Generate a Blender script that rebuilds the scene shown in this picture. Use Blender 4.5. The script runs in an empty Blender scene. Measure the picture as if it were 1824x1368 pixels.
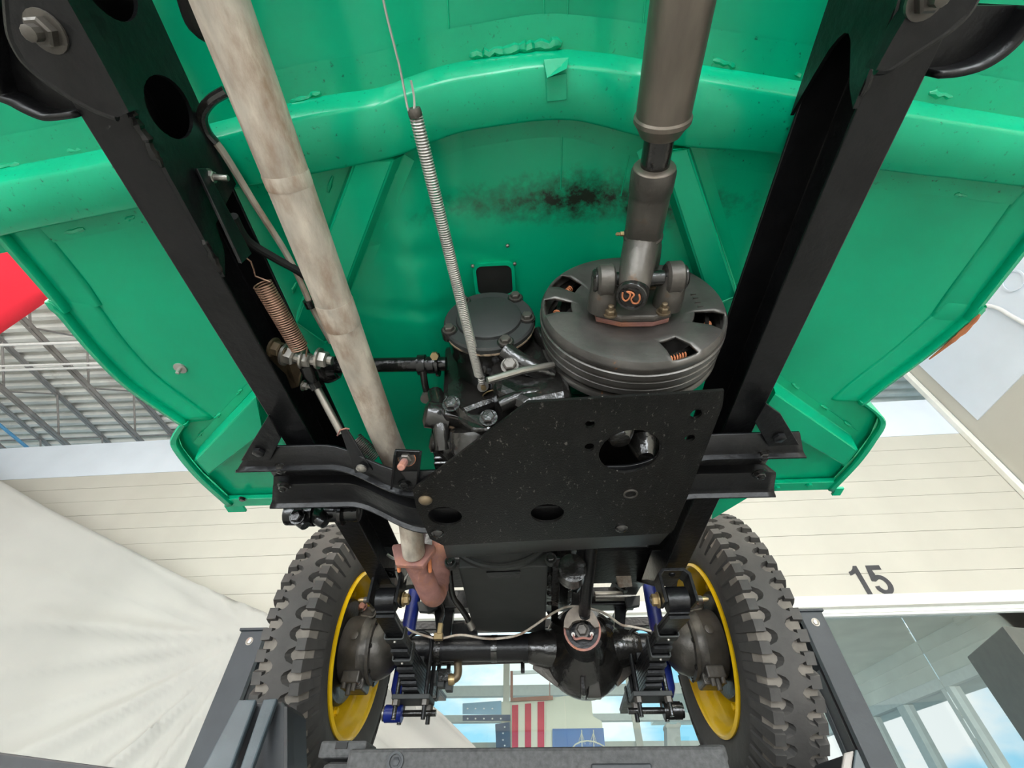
import bpy, math, random
from mathutils import Vector, Matrix
from mathutils.geometry import tessellate_polygon
random.seed(7)
S = bpy.context.scene
COL = S.collection
PI = math.pi

# ---------------------------------------------------------------- camera, sky, lamps, exposure
FPX, CX, CY = 780.0, 912.0, 684.0            # focal length and centre in pixels of the 1824x1368 frame
RW = Matrix(((0.99873213, -0.03701019, -0.03412287),
             (0.05034009, 0.73427099, 0.67698744),
             (0.0, -0.67784686, 0.73520313)))   # camera (right, down, forward) -> world
cam_d = bpy.data.cameras.new('camera')
cam = bpy.data.objects.new('camera', cam_d)
COL.objects.link(cam)
cam_d.sensor_width = 36.0
cam_d.lens = FPX / 1824.0 * 36.0
cam_d.clip_start = 0.02
cam_d.clip_end = 500
r0, r1, r2 = RW.col[0], RW.col[1], RW.col[2]
cam.matrix_world = Matrix(((r0[0], -r1[0], -r2[0], 0), (r0[1], -r1[1], -r2[1], 0), (r0[2], -r1[2], -r2[2], 0), (0, 0, 0, 1)))
S.camera = cam

S.view_settings.view_transform = 'Standard'
S.view_settings.look = 'None'
S.view_settings.gamma = 1.0
S.view_settings.use_curve_mapping = False
S.view_settings.exposure = -0.30

W = bpy.data.worlds.new('sky')
S.world = W
W.use_nodes = True
wn = W.node_tree.nodes
wl_ = W.node_tree.links
wn.clear()
wo = wn.new('ShaderNodeOutputWorld')
wb = wn.new('ShaderNodeBackground')
wt = wn.new('ShaderNodeTexCoord')
wm = wn.new('ShaderNodeMapping')
wm.inputs['Scale'].default_value = (1.0, 1.0, 2.2)
wnz = wn.new('ShaderNodeTexNoise')
wnz.inputs['Scale'].default_value = 3.2
wnz.inputs['Detail'].default_value = 7.0
wnz.inputs['Roughness'].default_value = 0.55
wr = wn.new('ShaderNodeValToRGB')
wr.color_ramp.elements[0].position = 0.43
wr.color_ramp.elements[0].color = (0.30, 0.70, 0.95, 1)
wr.color_ramp.elements[1].position = 0.58
wr.color_ramp.elements[1].color = (0.95, 0.99, 1.0, 1)
wl_.new(wt.outputs['Generated'], wm.inputs['Vector'])
wl_.new(wm.outputs['Vector'], wnz.inputs['Vector'])
wl_.new(wnz.outputs['Fac'], wr.inputs['Fac'])
wl_.new(wr.outputs['Color'], wb.inputs['Color'])
wb.inputs['Strength'].default_value = 1.6
wl_.new(wb.outputs['Background'], wo.inputs['Surface'])


def area(name, loc, target, sx, sy, power, color=(1, 1, 1)):
    d = bpy.data.lights.new(name, 'AREA')
    d.shape = 'RECTANGLE'
    d.size, d.size_y = sx, sy
    d.energy = power
    d.color = color
    o = bpy.data.objects.new(name, d)
    COL.objects.link(o)
    o.location = loc
    o.rotation_euler = (Vector(target) - Vector(loc)).to_track_quat('-Z', 'Y').to_euler()
    return o


# unseen lamps of the hall, an upward fill added to brighten the deck, and the daylight of the three door openings behind the camera
for lx, ly, pw in ((-2.4, -3.4, 300), (2.4, -3.4, 300), (-6.2, -2.6, 90), (3.7, -3.0, 50)):
    area('ceiling_lamp', (lx, ly, 3.4), (lx, ly, 0), 0.6, 1.8, pw, (1.0, 0.975, 0.94))
    area('added_deck_fill', (lx, ly, 3.44), (lx, ly, 9), 0.6, 1.8, pw * 2.1, (1.0, 0.975, 0.94))
for lx in (-4.2, -0.6, 3.0):
    area('door_daylight', (lx, -5.9, -0.1), (lx * 0.6, 0, 0.3), 2.2, 2.8, 330, (0.93, 0.97, 1.0))

# ---------------------------------------------------------------- helpers


def ray(px, py):
    return RW @ Vector((px - CX, py - CY, FPX))


def PZ(px, py, z):
    r = ray(px, py)
    return r * (z / r[2])


def PY(px, py, y):
    r = ray(px, py)
    return r * (y / r[1])


def PX(px, py, x):
    r = ray(px, py)
    return r * (x / r[0])


def PP(px, py, p0, n):
    r = ray(px, py)
    p0 = Vector(p0)
    n = Vector(n)
    return r * (p0.dot(n) / r.dot(n))


WL = {}


def _link(o, parent, wloc):
    COL.objects.link(o)
    WL[o.name] = Vector(wloc)
    if parent is not None:
        o.parent = parent
        o.location = Vector(wloc) - WL[parent.name]
    else:
        o.location = wloc


def tag(o, label=None, cat=None, group=None, kind=None):
    if label:
        o['label'] = label
    if cat:
        o['category'] = cat
    if group:
        o['group'] = group
    if kind:
        o['kind'] = kind
    return o


def empty(name, loc, parent=None, label=None, cat=None):
    o = bpy.data.objects.new(name, None)
    o.empty_display_size = 0.05
    _link(o, parent, loc)
    return tag(o, label, cat)


def mk(name, verts, faces, mat, parent=None, smooth=True, bevel=0, label=None, kind=None, cat=None, group=None, origin=None, ang=35):
    vs = [Vector(v) for v in verts]
    if origin is None:
        lo = Vector((min(v[i] for v in vs) for i in range(3)))
        hi = Vector((max(v[i] for v in vs) for i in range(3)))
        c = (lo + hi) / 2
    else:
        c = Vector(origin)
    me = bpy.data.meshes.new(name)
    me.from_pydata([tuple(v - c) for v in vs], [], faces)
    me.validate()
    me.update()
    if smooth:
        me.shade_smooth()
        me.set_sharp_from_angle(angle=math.radians(ang))
    if mat:
        for m in (mat if isinstance(mat, (list, tuple)) else [mat]):
            me.materials.append(m)
    o = bpy.data.objects.new(name, me)
    _link(o, parent, c)
    if bevel:
        b = o.modifiers.new('bevel', 'BEVEL')
        b.width = bevel
        b.segments = 2
        b.limit_method = 'ANGLE'
        b.angle_limit = math.radians(40)
        b.harden_normals = False
    return tag(o, label, cat, group, kind)


class MB:
    """collects shapes into one mesh"""

    def __init__(self):
        self.v = []
        self.f = []

    def add(self, vs, fs):
        n = len(self.v)
        self.v += [Vector(v) for v in vs]
        self.f += [[i + n for i in f] for f in fs]
        return self

    def build(self, name, mat, parent=None, **k):
        return mk(name, self.v, self.f, mat, parent, **k)


def g_prism(poly, vec):
    poly = [Vector(p) for p in poly]
    vec = Vector(vec)
    n = len(poly)
    vs = poly + [p + vec for p in poly]
    fs = [list(range(n))[::-1], list(range(n, 2 * n))]
    for i in range(n):
        j = (i + 1) % n
        fs.append([i, j, j + n, i + n])
    return vs, fs


def g_plate(loops, vec):
    """plate with holes: loops[0] outline, others holes, all roughly coplanar"""
    loops = [[Vector(p) for p in l] for l in loops]
    vec = Vector(vec)
    flat = [p for l in loops for p in l]
    n = len(flat)
    tris = tessellate_polygon(loops)
    vs = flat + [p + vec for p in flat]
    fs = []
    for t in tris:
        fs.append(list(t)[::-1])
        fs.append([i + n for i in t])
    k = 0
    for l in loops:
        m = len(l)
        for i in range(m):
            a, b = k + i, k + (i + 1) % m
            fs.append([a, b, b + n, a + n])
        k += m
    return vs, fs


def g_box(c, s, rot=None):
    c = Vector(c)
    hx, hy, hz = s[0] / 2, s[1] / 2, s[2] / 2
    vs = [Vector((x, y, z)) for z in (-hz, hz) for x, y in ((-hx, -hy), (hx, -hy), (hx, hy), (-hx, hy))]
    if rot is not None:
        vs = [rot @ v for v in vs]
    return [v + c for v in vs], [[3, 2, 1, 0], [4, 5, 6, 7], [0, 1, 5, 4], [1, 2, 6, 5], [2, 3, 7, 6], [3, 0, 4, 7]]


def frame_of(d):
    d = Vector(d).normalized()
    up = Vector((0, 0, 1)) if abs(d.z) < 0.9 else Vector((0, 1, 0))
    a = d.cross(up).normalized()
    b = a.cross(d).normalized()
    return d, a, b


def g_tube(path, rad, seg=12, cap=True):
    path = [Vector(p) for p in path]
    n = len(path)
    rads = rad if isinstance(rad, (list, tuple)) else [rad] * n
    tang = []
    for i in range(n):
        t = path[min(i + 1, n - 1)] - path[max(i - 1, 0)]
        tang.append(t.normalized())
    d, a, b = frame_of(tang[0])
    vs, fs = [], []
    for i in range(n):
        t = tang[i]
        a = (a - t * a.dot(t)).normalized()
        b = t.cross(a).normalized()
        for k in range(seg):
            w = 2 * PI * k / seg
            vs.append(path[i] + (a * math.cos(w) + b * math.sin(w)) * rads[i])
    for i in range(n - 1):
        for k in range(seg):
            k2 = (k + 1) % seg
            fs.append([i * seg + k, i * seg + k2, (i + 1) * seg + k2, (i + 1) * seg + k])
    if cap:
        fs.append(list(range(seg))[::-1])
        fs.append([(n - 1) * seg + k for k in range(seg)])
    return vs, fs


def g_lathe(prof, org, axis, seg=24, closed=False, a0=0.0, cap=(True, True)):
    """prof: (radius, offset along axis)"""
    org = Vector(org)
    d, a, b = frame_of(axis)
    vs, fs = [], []
    m = len(prof)
    for r, h in prof:
        for k in range(seg):
            w = a0 + 2 * PI * k / seg
            vs.append(org + d * h + (a * math.cos(w) + b * math.sin(w)) * max(r, 1e-5))
    for i in range(m - 1 if not closed else m):
        j = (i + 1) % m
        for k in range(seg):
            k2 = (k + 1) % seg
            fs.append([i * seg + k, i * seg + k2, j * seg + k2, j * seg + k])
    if not closed:
        if cap[0]:
            fs.append(list(range(seg))[::-1])
        if cap[1]:
            fs.append([(m - 1) * seg + k for k in range(seg)])
    return vs, fs


def box(name, c, s, mat, parent=None, rot=None, bevel=0.002, **k):
    return mk(name, *g_box(c, s, rot), mat, parent, bevel=bevel, smooth=False, **k)


def prism(name, poly, vec, mat, parent=None, bevel=0.0015, **k):
    return mk(name, *g_prism(poly, vec), mat, parent, bevel=bevel, smooth=False, **k)


def plate(name, loops, vec, mat, parent=None, **k):
    return mk(name, *g_plate(loops, vec), mat, parent, ang=30, **k)


def tube(name, path, rad, mat, parent=None, seg=12, **k):
    return mk(name, *g_tube(path, rad, seg), mat, parent, **k)


def lathe(name, prof, org, axis, mat, parent=None, seg=24, closed=False, cap=(True, True), **k):
    return mk(name, *g_lathe(prof, org, axis, seg, closed, 0.0, cap), mat, parent, **k)


def g_bolt(pos, axis, r=0.008, h=0.006, washer=True, stud=0.0):
    m = MB()
    ax = Vector(axis).normalized()
    p = Vector(pos)
    if washer:
        m.add(*g_lathe([(r * 1.45, 0), (r * 1.45, h * 0.25)], p, ax, 14))
    m.add(*g_lathe([(r * 1.1, h * 0.2), (r * 1.1, h * 0.95), (r * 0.9, h * 1.12)], p, ax, 6))
    if stud:
        m.add(*g_lathe([(r * 0.6, h), (r * 0.6, h + stud), (r * 0.45, h + stud * 1.1)], p, ax, 10))
    return m


def bolt(parent, pos, axis, r=0.008, h=0.006, mat=None, washer=True, stud=0.0, name='bolt', **k):
    return g_bolt(pos, axis, r, h, washer, stud).build(name, mat, parent, **k)


def coil(name, p0, p1, R, wire, turns, mat, parent=None, seg=6, hooks=None, **k):
    p0, p1 = Vector(p0), Vector(p1)
    d, a, b = frame_of(p1 - p0)
    L = (p1 - p0).length
    pts = []
    n = int(turns * 14)
    for i in range(n + 1):
        t = i / n
        w = 2 * PI * turns * t
        pts.append(p0 + d * (L * t) + (a * math.cos(w) + b * math.sin(w)) * R)
    if hooks:
        pts = [Vector(h) for h in hooks[0]] + pts + [Vector(h) for h in hooks[1]]
    return tube(name, pts, wire, mat, parent, seg=seg, **k)


def smoothpath(pts, n=6):
    pts = [Vector(p) for p in pts]
    out = []
    for i in range(len(pts) - 1):
        p0, p1, p2, p3 = pts[max(i - 1, 0)], pts[i], pts[i + 1], pts[min(i + 2, len(pts) - 1)]
        for k in range(n):
            t = k / n
            out.append(0.5 * ((2 * p1) + (p2 - p0) * t + (2 * p0 - 5 * p1 + 4 * p2 - p3) * t * t + (3 * p1 - p0 - 3 * p2 + p3) * t ** 3))
    out.append(pts[-1])
    return out


def circle(c, u, v, ru, rv=None, n=24):
    rv = rv or ru
    c, u, v = Vector(c), Vector(u), Vector(v)
    return [c + u * (ru * math.cos(2 * PI * k / n)) + v * (rv * math.sin(2 * PI * k / n)) for k in range(n)]


XA, YA, ZA = Vector((1, 0, 0)), Vector((0, 1, 0)), Vector((0, 0, 1))

# ---------------------------------------------------------------- materials


def mat(name, col, rough=0.5, metal=0.0, var=0.12, scale=20.0, bump=0.0, bscale=60.0, coat=0.0, col2=None, thr=(0.5, 0.7), c2scale=8.0, rough2=None, spec=None, mapping=None, rvar=0.0):
    m = bpy.data.materials.new(name)
    m.use_nodes = True
    nt = m.node_tree
    N, L = nt.nodes, nt.links
    b = N['Principled BSDF']
    tc = N.new('ShaderNodeTexCoord')
    src = tc.outputs['Object']
    if mapping:
        mp = N.new('ShaderNodeMapping')
        mp.inputs['Scale'].default_value = mapping
        L.new(src, mp.inputs['Vector'])
        src = mp.outputs['Vector']
    n1 = N.new('ShaderNodeTexNoise')
    n1.inputs['Scale'].default_value = scale
    n1.inputs['Detail'].default_value = 5
    L.new(src, n1.inputs['Vector'])
    r = N.new('ShaderNodeValToRGB')
    e = r.color_ramp.elements
    e[0].position, e[1].position = 0.3, 0.7
    e[0].color = tuple(c * (1 - var) for c in col) + (1,)
    e[1].color = tuple(min(1, c * (1 + var)) for c in col) + (1,)
    L.new(n1.outputs['Fac'], r.inputs['Fac'])
    out = r.outputs['Color']
    b.inputs['Roughness'].default_value = rough
    if col2 is not None:
        n2 = N.new('ShaderNodeTexNoise')
        n2.inputs['Scale'].default_value = c2scale
        n2.inputs['Detail'].default_value = 8
        n2.inputs['Roughness'].default_value = 0.65
        L.new(src, n2.inputs['Vector'])
        mr = N.new('ShaderNodeMapRange')
        mr.inputs['From Min'].default_value, mr.inputs['From Max'].default_value = thr
        L.new(n2.outputs['Fac'], mr.inputs['Value'])
        mx = N.new('ShaderNodeMix')
        mx.data_type = 'RGBA'
        L.new(mr.outputs['Result'], mx.inputs['Factor'])
        L.new(out, mx.inputs['A'])
        mx.inputs['B'].default_value = tuple(col2) + (1,)
        out = mx.outputs['Result']
        if rough2 is not None:
            mf = N.new('ShaderNodeMix')
            L.new(mr.outputs['Result'], mf.inputs['Factor'])
            mf.inputs['A'].default_value = rough
            mf.inputs['B'].default_value = rough2
            L.new(mf.outputs['Result'], b.inputs['Roughness'])
    L.new(out, b.inputs['Base Color'])
    b.inputs['Metallic'].default_value = metal
    if coat:
        b.inputs['Coat Weight'].default_value = coat
        b.inputs['Coat Roughness'].default_value = 0.12
    if spec is not None:
        b.inputs['Specular IOR Level'].default_value = spec
    if bump:
        nb = N.new('ShaderNodeTexNoise')
        nb.inputs['Scale'].default_value = bscale
        nb.inputs['Detail'].default_value = 4
        L.new(src, nb.inputs['Vector'])
        bp = N.new('ShaderNodeBump')
        bp.inputs['Strength'].default_value = bump
        bp.inputs['Distance'].default_value = 0.004
        L.new(nb.outputs['Fac'], bp.inputs['Height'])
        L.new(bp.outputs['Normal'], b.inputs['Normal'])
    return m


M = {}
M['green'] = mat('green_paint', (0.0, 0.40, 0.20), 0.27, var=0.10, scale=5, bump=0.10, bscale=14, coat=0.0, spec=0.34, col2=(0.008, 0.12, 0.07), thr=(0.68, 0.85), c2scale=11)
M['green_weld'] = mat('green_weld_paint', (0.0, 0.40, 0.20), 0.14, var=0.1, scale=20, bump=0.4, bscale=120, spec=0.7)
M['green_grime'] = mat('green_grimy_paint', (0.0, 0.40, 0.20), 0.24, var=0.12, scale=6, bump=0.14, bscale=40, coat=0.0, spec=0.4, col2=(0.008, 0.06, 0.035), thr=(0.62, 0.72), c2scale=150)
M['black'] = mat('black_chassis_paint', (0.007, 0.007, 0.0078), 0.32, spec=0.32, var=0.3, scale=30, bump=0.25, bscale=90)
M['black_gloss'] = mat('glossy_black_paint', (0.006, 0.006, 0.006), 0.2, spec=0.45, var=0.3, scale=25, bump=0.5, bscale=55)
M['black_skid'] = mat('speckled_black_paint', (0.006, 0.0056, 0.005), 0.33, spec=0.26, var=0.35, scale=60, bump=0.22, bscale=600, col2=(0.11, 0.10, 0.09), thr=(0.625, 0.655), c2scale=210, mapping=(1, 0.45, 1))
M['black_matt'] = mat('matt_black_paint', (0.024, 0.026, 0.025), 0.6, var=0.2, scale=15, bump=0.1, bscale=40)
M['black_void'] = mat('black_rubber_and_hole_shade', (0.008, 0.008, 0.008), 0.7)  # hose rubber, also the painted shade inside openings
M['cast'] = mat('worn_cast_iron', (0.095, 0.086, 0.076), 0.4, metal=0.5, var=0.35, scale=18, bump=0.35, bscale=60, col2=(0.16, 0.075, 0.03), thr=(0.64, 0.78), c2scale=25)
M['castblack'] = mat('oily_black_cast_iron', (0.012, 0.011, 0.010), 0.2, spec=0.75, var=0.4, scale=20, bump=0.55, bscale=45, col2=(0.09, 0.06, 0.04), thr=(0.66, 0.8), c2scale=28)
M['drum'] = mat('worn_drum_iron', (0.105, 0.098, 0.09), 0.36, metal=0.5, var=0.3, scale=22, bump=0.2, bscale=80, col2=(0.42, 0.16, 0.05), thr=(0.655, 0.70), c2scale=30)
M['shaft'] = mat('bare_steel_shaft', (0.17, 0.145, 0.12), 0.45, metal=0.6, var=0.3, scale=14, bump=0.06, bscale=60, mapping=(3, 0.5, 3))
M['steel'] = mat('plain_steel', (0.34, 0.32, 0.29), 0.35, metal=0.85, var=0.2, scale=30)
M['exhaust'] = mat('dusty_exhaust_steel', (0.50, 0.445, 0.375), 0.55, metal=0.1, var=0.4, scale=34, bump=0.5, bscale=80, col2=(0.30, 0.21, 0.15), thr=(0.46, 0.66), c2scale=26, mapping=(1, 0.4, 1))
M['rust'] = mat('pinkish_rust', (0.30, 0.145, 0.125), 0.75, var=0.25, scale=30, bump=0.3, bscale=120, col2=(0.36, 0.15, 0.08), thr=(0.5, 0.7), c2scale=18)
M['gasket'] = mat('tan_gasket_paper', (0.34, 0.25, 0.17), 0.7, var=0.4, scale=60, col2=(0.03, 0.025, 0.02), thr=(0.5, 0.55), c2scale=50)
M['rustorange'] = mat('orange_rust', (0.50, 0.17, 0.07), 0.75, var=0.3, scale=40)
M['zinc'] = mat('zinc_wire', (0.50, 0.48, 0.45), 0.4, metal=0.7, var=0.15, scale=30)
M['copper'] = mat('copper_brown_spring', (0.33, 0.19, 0.13), 0.45, metal=0.5, var=0.3, scale=30)
M['brass'] = mat('brass', (0.34, 0.25, 0.13), 0.38, metal=0.8, var=0.2, scale=30)
M['dirtybrass'] = mat('dirty_bronze', (0.16, 0.12, 0.075), 0.45, metal=0.6, var=0.4, scale=40)
M['rubber'] = mat('tire_rubber', (0.046, 0.043, 0.040), 0.75, var=0.2, scale=18, bump=0.25, bscale=70)
M['groove'] = mat('dusty_tread_base', (0.16, 0.142, 0.12), 0.9, var=0.3, scale=24, bump=0.2, bscale=60)
M['yellow'] = mat('yellow_wheel_paint', (0.80, 0.50, 0.006), 0.32, var=0.1, scale=10, coat=0.3)
M['blue'] = mat('blue_shock_paint', (0.010, 0.022, 0.17), 0.35, var=0.15)
M['cream'] = mat('cream_wall_paint', (0.535, 0.515, 0.45), 0.75, var=0.03, scale=3)
M['white'] = mat('white_trim_paint', (0.84, 0.83, 0.76), 0.6, var=0.03)
M['bluegrey'] = mat('pale_blue_wall_paint', (0.72, 0.78, 0.85), 0.75, var=0.03, scale=3)
M['deck'] = mat('grey_steel_deck', (0.74, 0.73, 0.68), 0.55, metal=0.0, var=0.12, scale=4, col2=(0.45, 0.43, 0.38), thr=(0.6, 0.75), c2scale=3)
M['joist'] = mat('grey_joist_paint', (0.27, 0.25, 0.235), 0.55, var=0.2, scale=8)
M['pipewhite'] = mat('white_conduit', (0.80, 0.79, 0.77), 0.45, var=0.05)
M['pipeblue'] = mat('blue_conduit', (0.12, 0.36, 0.62), 0.45, var=0.05)
M['red'] = mat('red_banner_cloth', (0.88, 0.018, 0.045), 0.8, var=0.08, scale=2)
M['post'] = mat('dark_grey_powder_coat', (0.028, 0.034, 0.040), 0.45, spec=0.35, metal=0.0, var=0.12, scale=9, bump=0.1, bscale=60)
M['column'] = mat('grey_green_steel', (0.085, 0.092, 0.082), 0.5, var=0.1)
M['ramp'] = mat('grey_blue_ramp_steel', (0.045, 0.062, 0.073), 0.5, metal=0.0, var=0.2, scale=9, bump=0.35, bscale=28)
M['dark'] = mat('dark_steel', (0.02, 0.022, 0.025), 0.5, var=0.2)
M['pad'] = mat('speckled_rubber_pad', (0.055, 0.055, 0.055), 0.7, var=0.35, scale=120, bump=0.4, bscale=150)
M['sheet'] = mat('white_drape_cloth', (0.385, 0.385, 0.36), 0.85, var=0.03, scale=2)
M['floorm'] = mat('grey_epoxy_floor', (0.30, 0.30, 0.29), 0.4, var=0.06, scale=2)
M['porch'] = mat('grey_green_ceiling_board', (0.80, 0.81, 0.74), 0.8, var=0.08, scale=3)
M['framegrey'] = mat('grey_window_frame', (0.78, 0.80, 0.77), 0.55, var=0.05)
M['creampost'] = mat('cream_mullion', (0.76, 0.70, 0.60), 0.6, var=0.05)
M['flagred'] = mat('faded_red_cloth', (0.52, 0.035, 0.075), 0.85, var=0.08, scale=5)
M['flagcream'] = mat('cream_cloth', (0.69, 0.675, 0.565), 0.85, var=0.05, scale=3)
M['flagblue'] = mat('mid_blue_cloth', (0.105, 0.19, 0.42), 0.85, var=0.08, scale=4)
M['canton'] = mat('navy_cloth', (0.045, 0.08, 0.15), 0.85, var=0.1, scale=5)
M['palecanton'] = mat('washed_blue_cloth', (0.26, 0.44, 0.60), 0.85, var=0.1, scale=5)
M['starwhite'] = mat('white_star_cloth', (0.85, 0.86, 0.86), 0.85, var=0.02)
M['brown'] = mat('brown_wood', (0.30, 0.12, 0.08), 0.55, var=0.2, scale=8)
M['print'] = mat('black_print', (0.045, 0.045, 0.05), 0.7, var=0.2, scale=10)
M['leaf'] = mat('pale_green_leaf', (0.12, 0.22, 0.06), 0.7, var=0.35, scale=3)
M['bark'] = mat('grey_bark', (0.15, 0.11, 0.08), 0.9, var=0.3)
M['castle'] = mat('grey_stone', (0.50, 0.50, 0.47), 0.85, var=0.1, scale=12)
M['sticker'] = mat('white_sticker', (0.85, 0.86, 0.84), 0.5, var=0.02)
M['stickeryellow'] = mat('yellow_sticker', (0.80, 0.62, 0.02), 0.5, var=0.02)
M['stickerblue'] = mat('blue_sticker', (0.02, 0.08, 0.45), 0.5, var=0.02)


def glass_mat():
    m = bpy.data.materials.new('clear_pane')
    m.use_nodes = True
    N, L = m.node_tree.nodes, m.node_tree.links
    N.clear()
    o = N.new('ShaderNodeOutputMaterial')
    t = N.new('ShaderNodeBsdfTransparent')
    t.inputs['Color'].default_value = (0.94, 0.97, 0.96, 1)
    g = N.new('ShaderNodeBsdfGlossy')
    g.inputs['Roughness'].default_value = 0.02
    f = N.new('ShaderNodeFresnel')
    f.inputs['IOR'].default_value = 1.45
    x = N.new('ShaderNodeMixShader')
    L.new(f.outputs[0], x.inputs[0])
    L.new(t.outputs[0], x.inputs[1])
    L.new(g.outputs[0], x.inputs[2])
    L.new(x.outputs[0], o.inputs[0])
    return m


M['glass'] = glass_mat()


def grime_floor_mat():
    """green paint with a band of dark overspray grime baked on near the shaft"""
    m = M['green'].copy()
    m.name = 'green_floor_paint'
    N, L = m.node_tree.nodes, m.node_tree.links
    b = N['Principled BSDF']
    prev = b.inputs['Base Color'].links[0].from_socket
    geo = N.new('ShaderNodeNewGeometry')
    sep = N.new('ShaderNodeSeparateXYZ')
    L.new(geo.outputs['Position'], sep.inputs[0])

    def band(sock, c, w):
        a = N.new('ShaderNodeMath')
        a.operation = 'SUBTRACT'
        L.new(sock, a.inputs[0])
        a.inputs[1].default_value = c
        d = N.new('ShaderNodeMath')
        d.operation = 'ABSOLUTE'
        L.new(a.outputs[0], d.inputs[0])
        r = N.new('ShaderNodeMapRange')
        r.inputs['From Min'].default_value = w
        r.inputs['From Max'].default_value = 0.0
        L.new(d.outputs[0], r.inputs['Value'])
        return r.outputs['Result']
    bx, by = band(sep.outputs['X'], 0.09, 0.42), band(sep.outputs['Y'], 0.238, 0.075)
    nz = N.new('ShaderNodeTexNoise')
    nz.inputs['Scale'].default_value = 55
    nz.inputs['Detail'].default_value = 9
    nz.inputs['Roughness'].default_value = 0.7
    L.new(geo.outputs['Position'], nz.inputs['Vector'])

    def mul(a, bb):
        q = N.new('ShaderNodeMath')
        q.operation = 'MULTIPLY'
        L.new(a, q.inputs[0])
        if isinstance(bb, float):
            q.inputs[1].default_value = bb
        else:
            L.new(bb, q.inputs[1])
        return q.outputs[0]
    k = mul(mul(bx, by), nz.outputs['Fac'])
    mr = N.new('ShaderNodeMapRange')
    mr.inputs['From Min'].default_value = 0.20
    mr.inputs['From Max'].default_value = 0.48
    L.new(k, mr.inputs['Value'])
    mx = N.new('ShaderNodeMix')
    mx.data_type = 'RGBA'
    L.new(mr.outputs['Result'], mx.inputs['Factor'])
    L.new(prev, mx.inputs['A'])
    mx.inputs['B'].default_value = (0.018, 0.028, 0.02, 1)
    L.new(mx.outputs['Result'], b.inputs['Base Color'])
    return m


M['greenfloor'] = grime_floor_mat()

# ---------------------------------------------------------------- the hall
FZ = -1.6
WS = -0.0277                       # the front wall is not quite square to the vehicle
WN = Vector((-WS, 1, 0)).normalized()
W0 = Vector((-5.18, 4.0, 0))


def wally(x):
    return 4.0 + WS * (x + 5.18)


def PW(px, py, off=0.0):
    return PP(px, py, W0 + WN * off, WN)


floor = box('floor', (0, 0, FZ - 0.05), (26, 26, 0.1), M['floorm'], bevel=0, kind='structure')
XR = 4.56
XL = -10.5
soff = PW(1420, 1065).z
bandz = 3.03
topz = 3.53
CZW = 4.315
wallf = MB().add(*g_prism([(XL, wally(XL) + 0.02, soff), (XR + 0.1, wally(XR) + 0.02, soff), (XR + 0.1, wally(XR) + 0.2, soff), (XL, wally(XL) + 0.2, soff)], (0, 0, topz - soff))).build('wall_front', M['cream'], smooth=False, kind='structure')
nb = 9
bh = (bandz - soff) / nb
for i in range(nb):
    x = XL
    z0, z1 = soff + i * bh + (0.0012 if i else 0), soff + (i + 1) * bh - 0.0012
    cuts = [XL, XR + 0.02]
    for a, b_ in zip(cuts[:-1], cuts[1:]):
        d = random.uniform(-0.0015, 0.0015)
        prism('siding_board', [(a + 0.001, wally(a) + d, z0), (b_ - 0.001, wally(b_) + d, z0), (b_ - 0.001, wally(b_) + 0.03, z0), (a + 0.001, wally(a) + 0.03, z0)], (0, 0, z1 - z0), M['cream'], wallf, bevel=0.001)
prism('painted_band', [(XL, wally(XL) - 0.004, bandz), (XR, wally(XR) - 0.004, bandz), (XR, wally(XR) + 0.03, bandz), (XL, wally(XL) + 0.03, bandz)], (0, 0, topz - bandz), M['bluegrey'], wallf, bevel=0, label='pale blue painted band along the top of the wall')
# house number, painted digits
wx0, wx1 = PW(1509, 1021).x, PW(1592, 1047).x
wz0, wz1 = PW(1580, 1059).z, PW(1540, 1008).z


def digit(pts, holes=()):
    return [(wx0 + u * (wx1 - wx0), wz0 + v * (wz1 - wz0)) for u, v in pts]


one = [(0.215, 0.0), (0.345, 0.0), (0.345, 1.0), (0.245, 1.0), (0.195, 0.90), (0.115, 0.825), (0.045, 0.795), (0.045, 0.665), (0.125, 0.695), (0.215, 0.755)]
five = [(0.525, 0.265)] + [(0.755 + 0.235 * math.cos(w), 0.325 + 0.335 * math.sin(w)) for w in [math.radians(195 + 20 * k) for k in range(14)]][0:14]
arc_o = [(0.755 + 0.245 * math.cos(math.radians(w)), 0.325 + 0.34 * math.sin(math.radians(w))) for w in range(190, 485, 15)]
arc_i = [(0.752 + 0.115 * math.cos(math.radians(w)), 0.325 + 0.185 * math.sin(math.radians(w))) for w in range(470, 185, -15)]
five = arc_o + [(0.665, 0.60), (0.69, 0.835), (0.97, 0.835), (0.97, 1.0), (0.585, 1.0), (0.515, 0.47), (0.635, 0.445)] + arc_i
five = [(0.525, 0.27)] + arc_o[1:] + [(0.675, 0.625), (0.70, 0.84), (0.965, 0.84), (0.965, 1.0), (0.59, 1.0), (0.52, 0.455), (0.63, 0.435)] + arc_i + [(0.645, 0.29)]
nm_ = MB()
for dg in (one, five):
    pts = [Vector((x, wally(x) - 0.0045, z)) for x, z in digit(dg)]
    nm_.add(*g_plate([pts], (0, -0.002, 0)))
nm_.build('number_fifteen', M['print'], wallf, smooth=False, label='black painted number 15')

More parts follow.
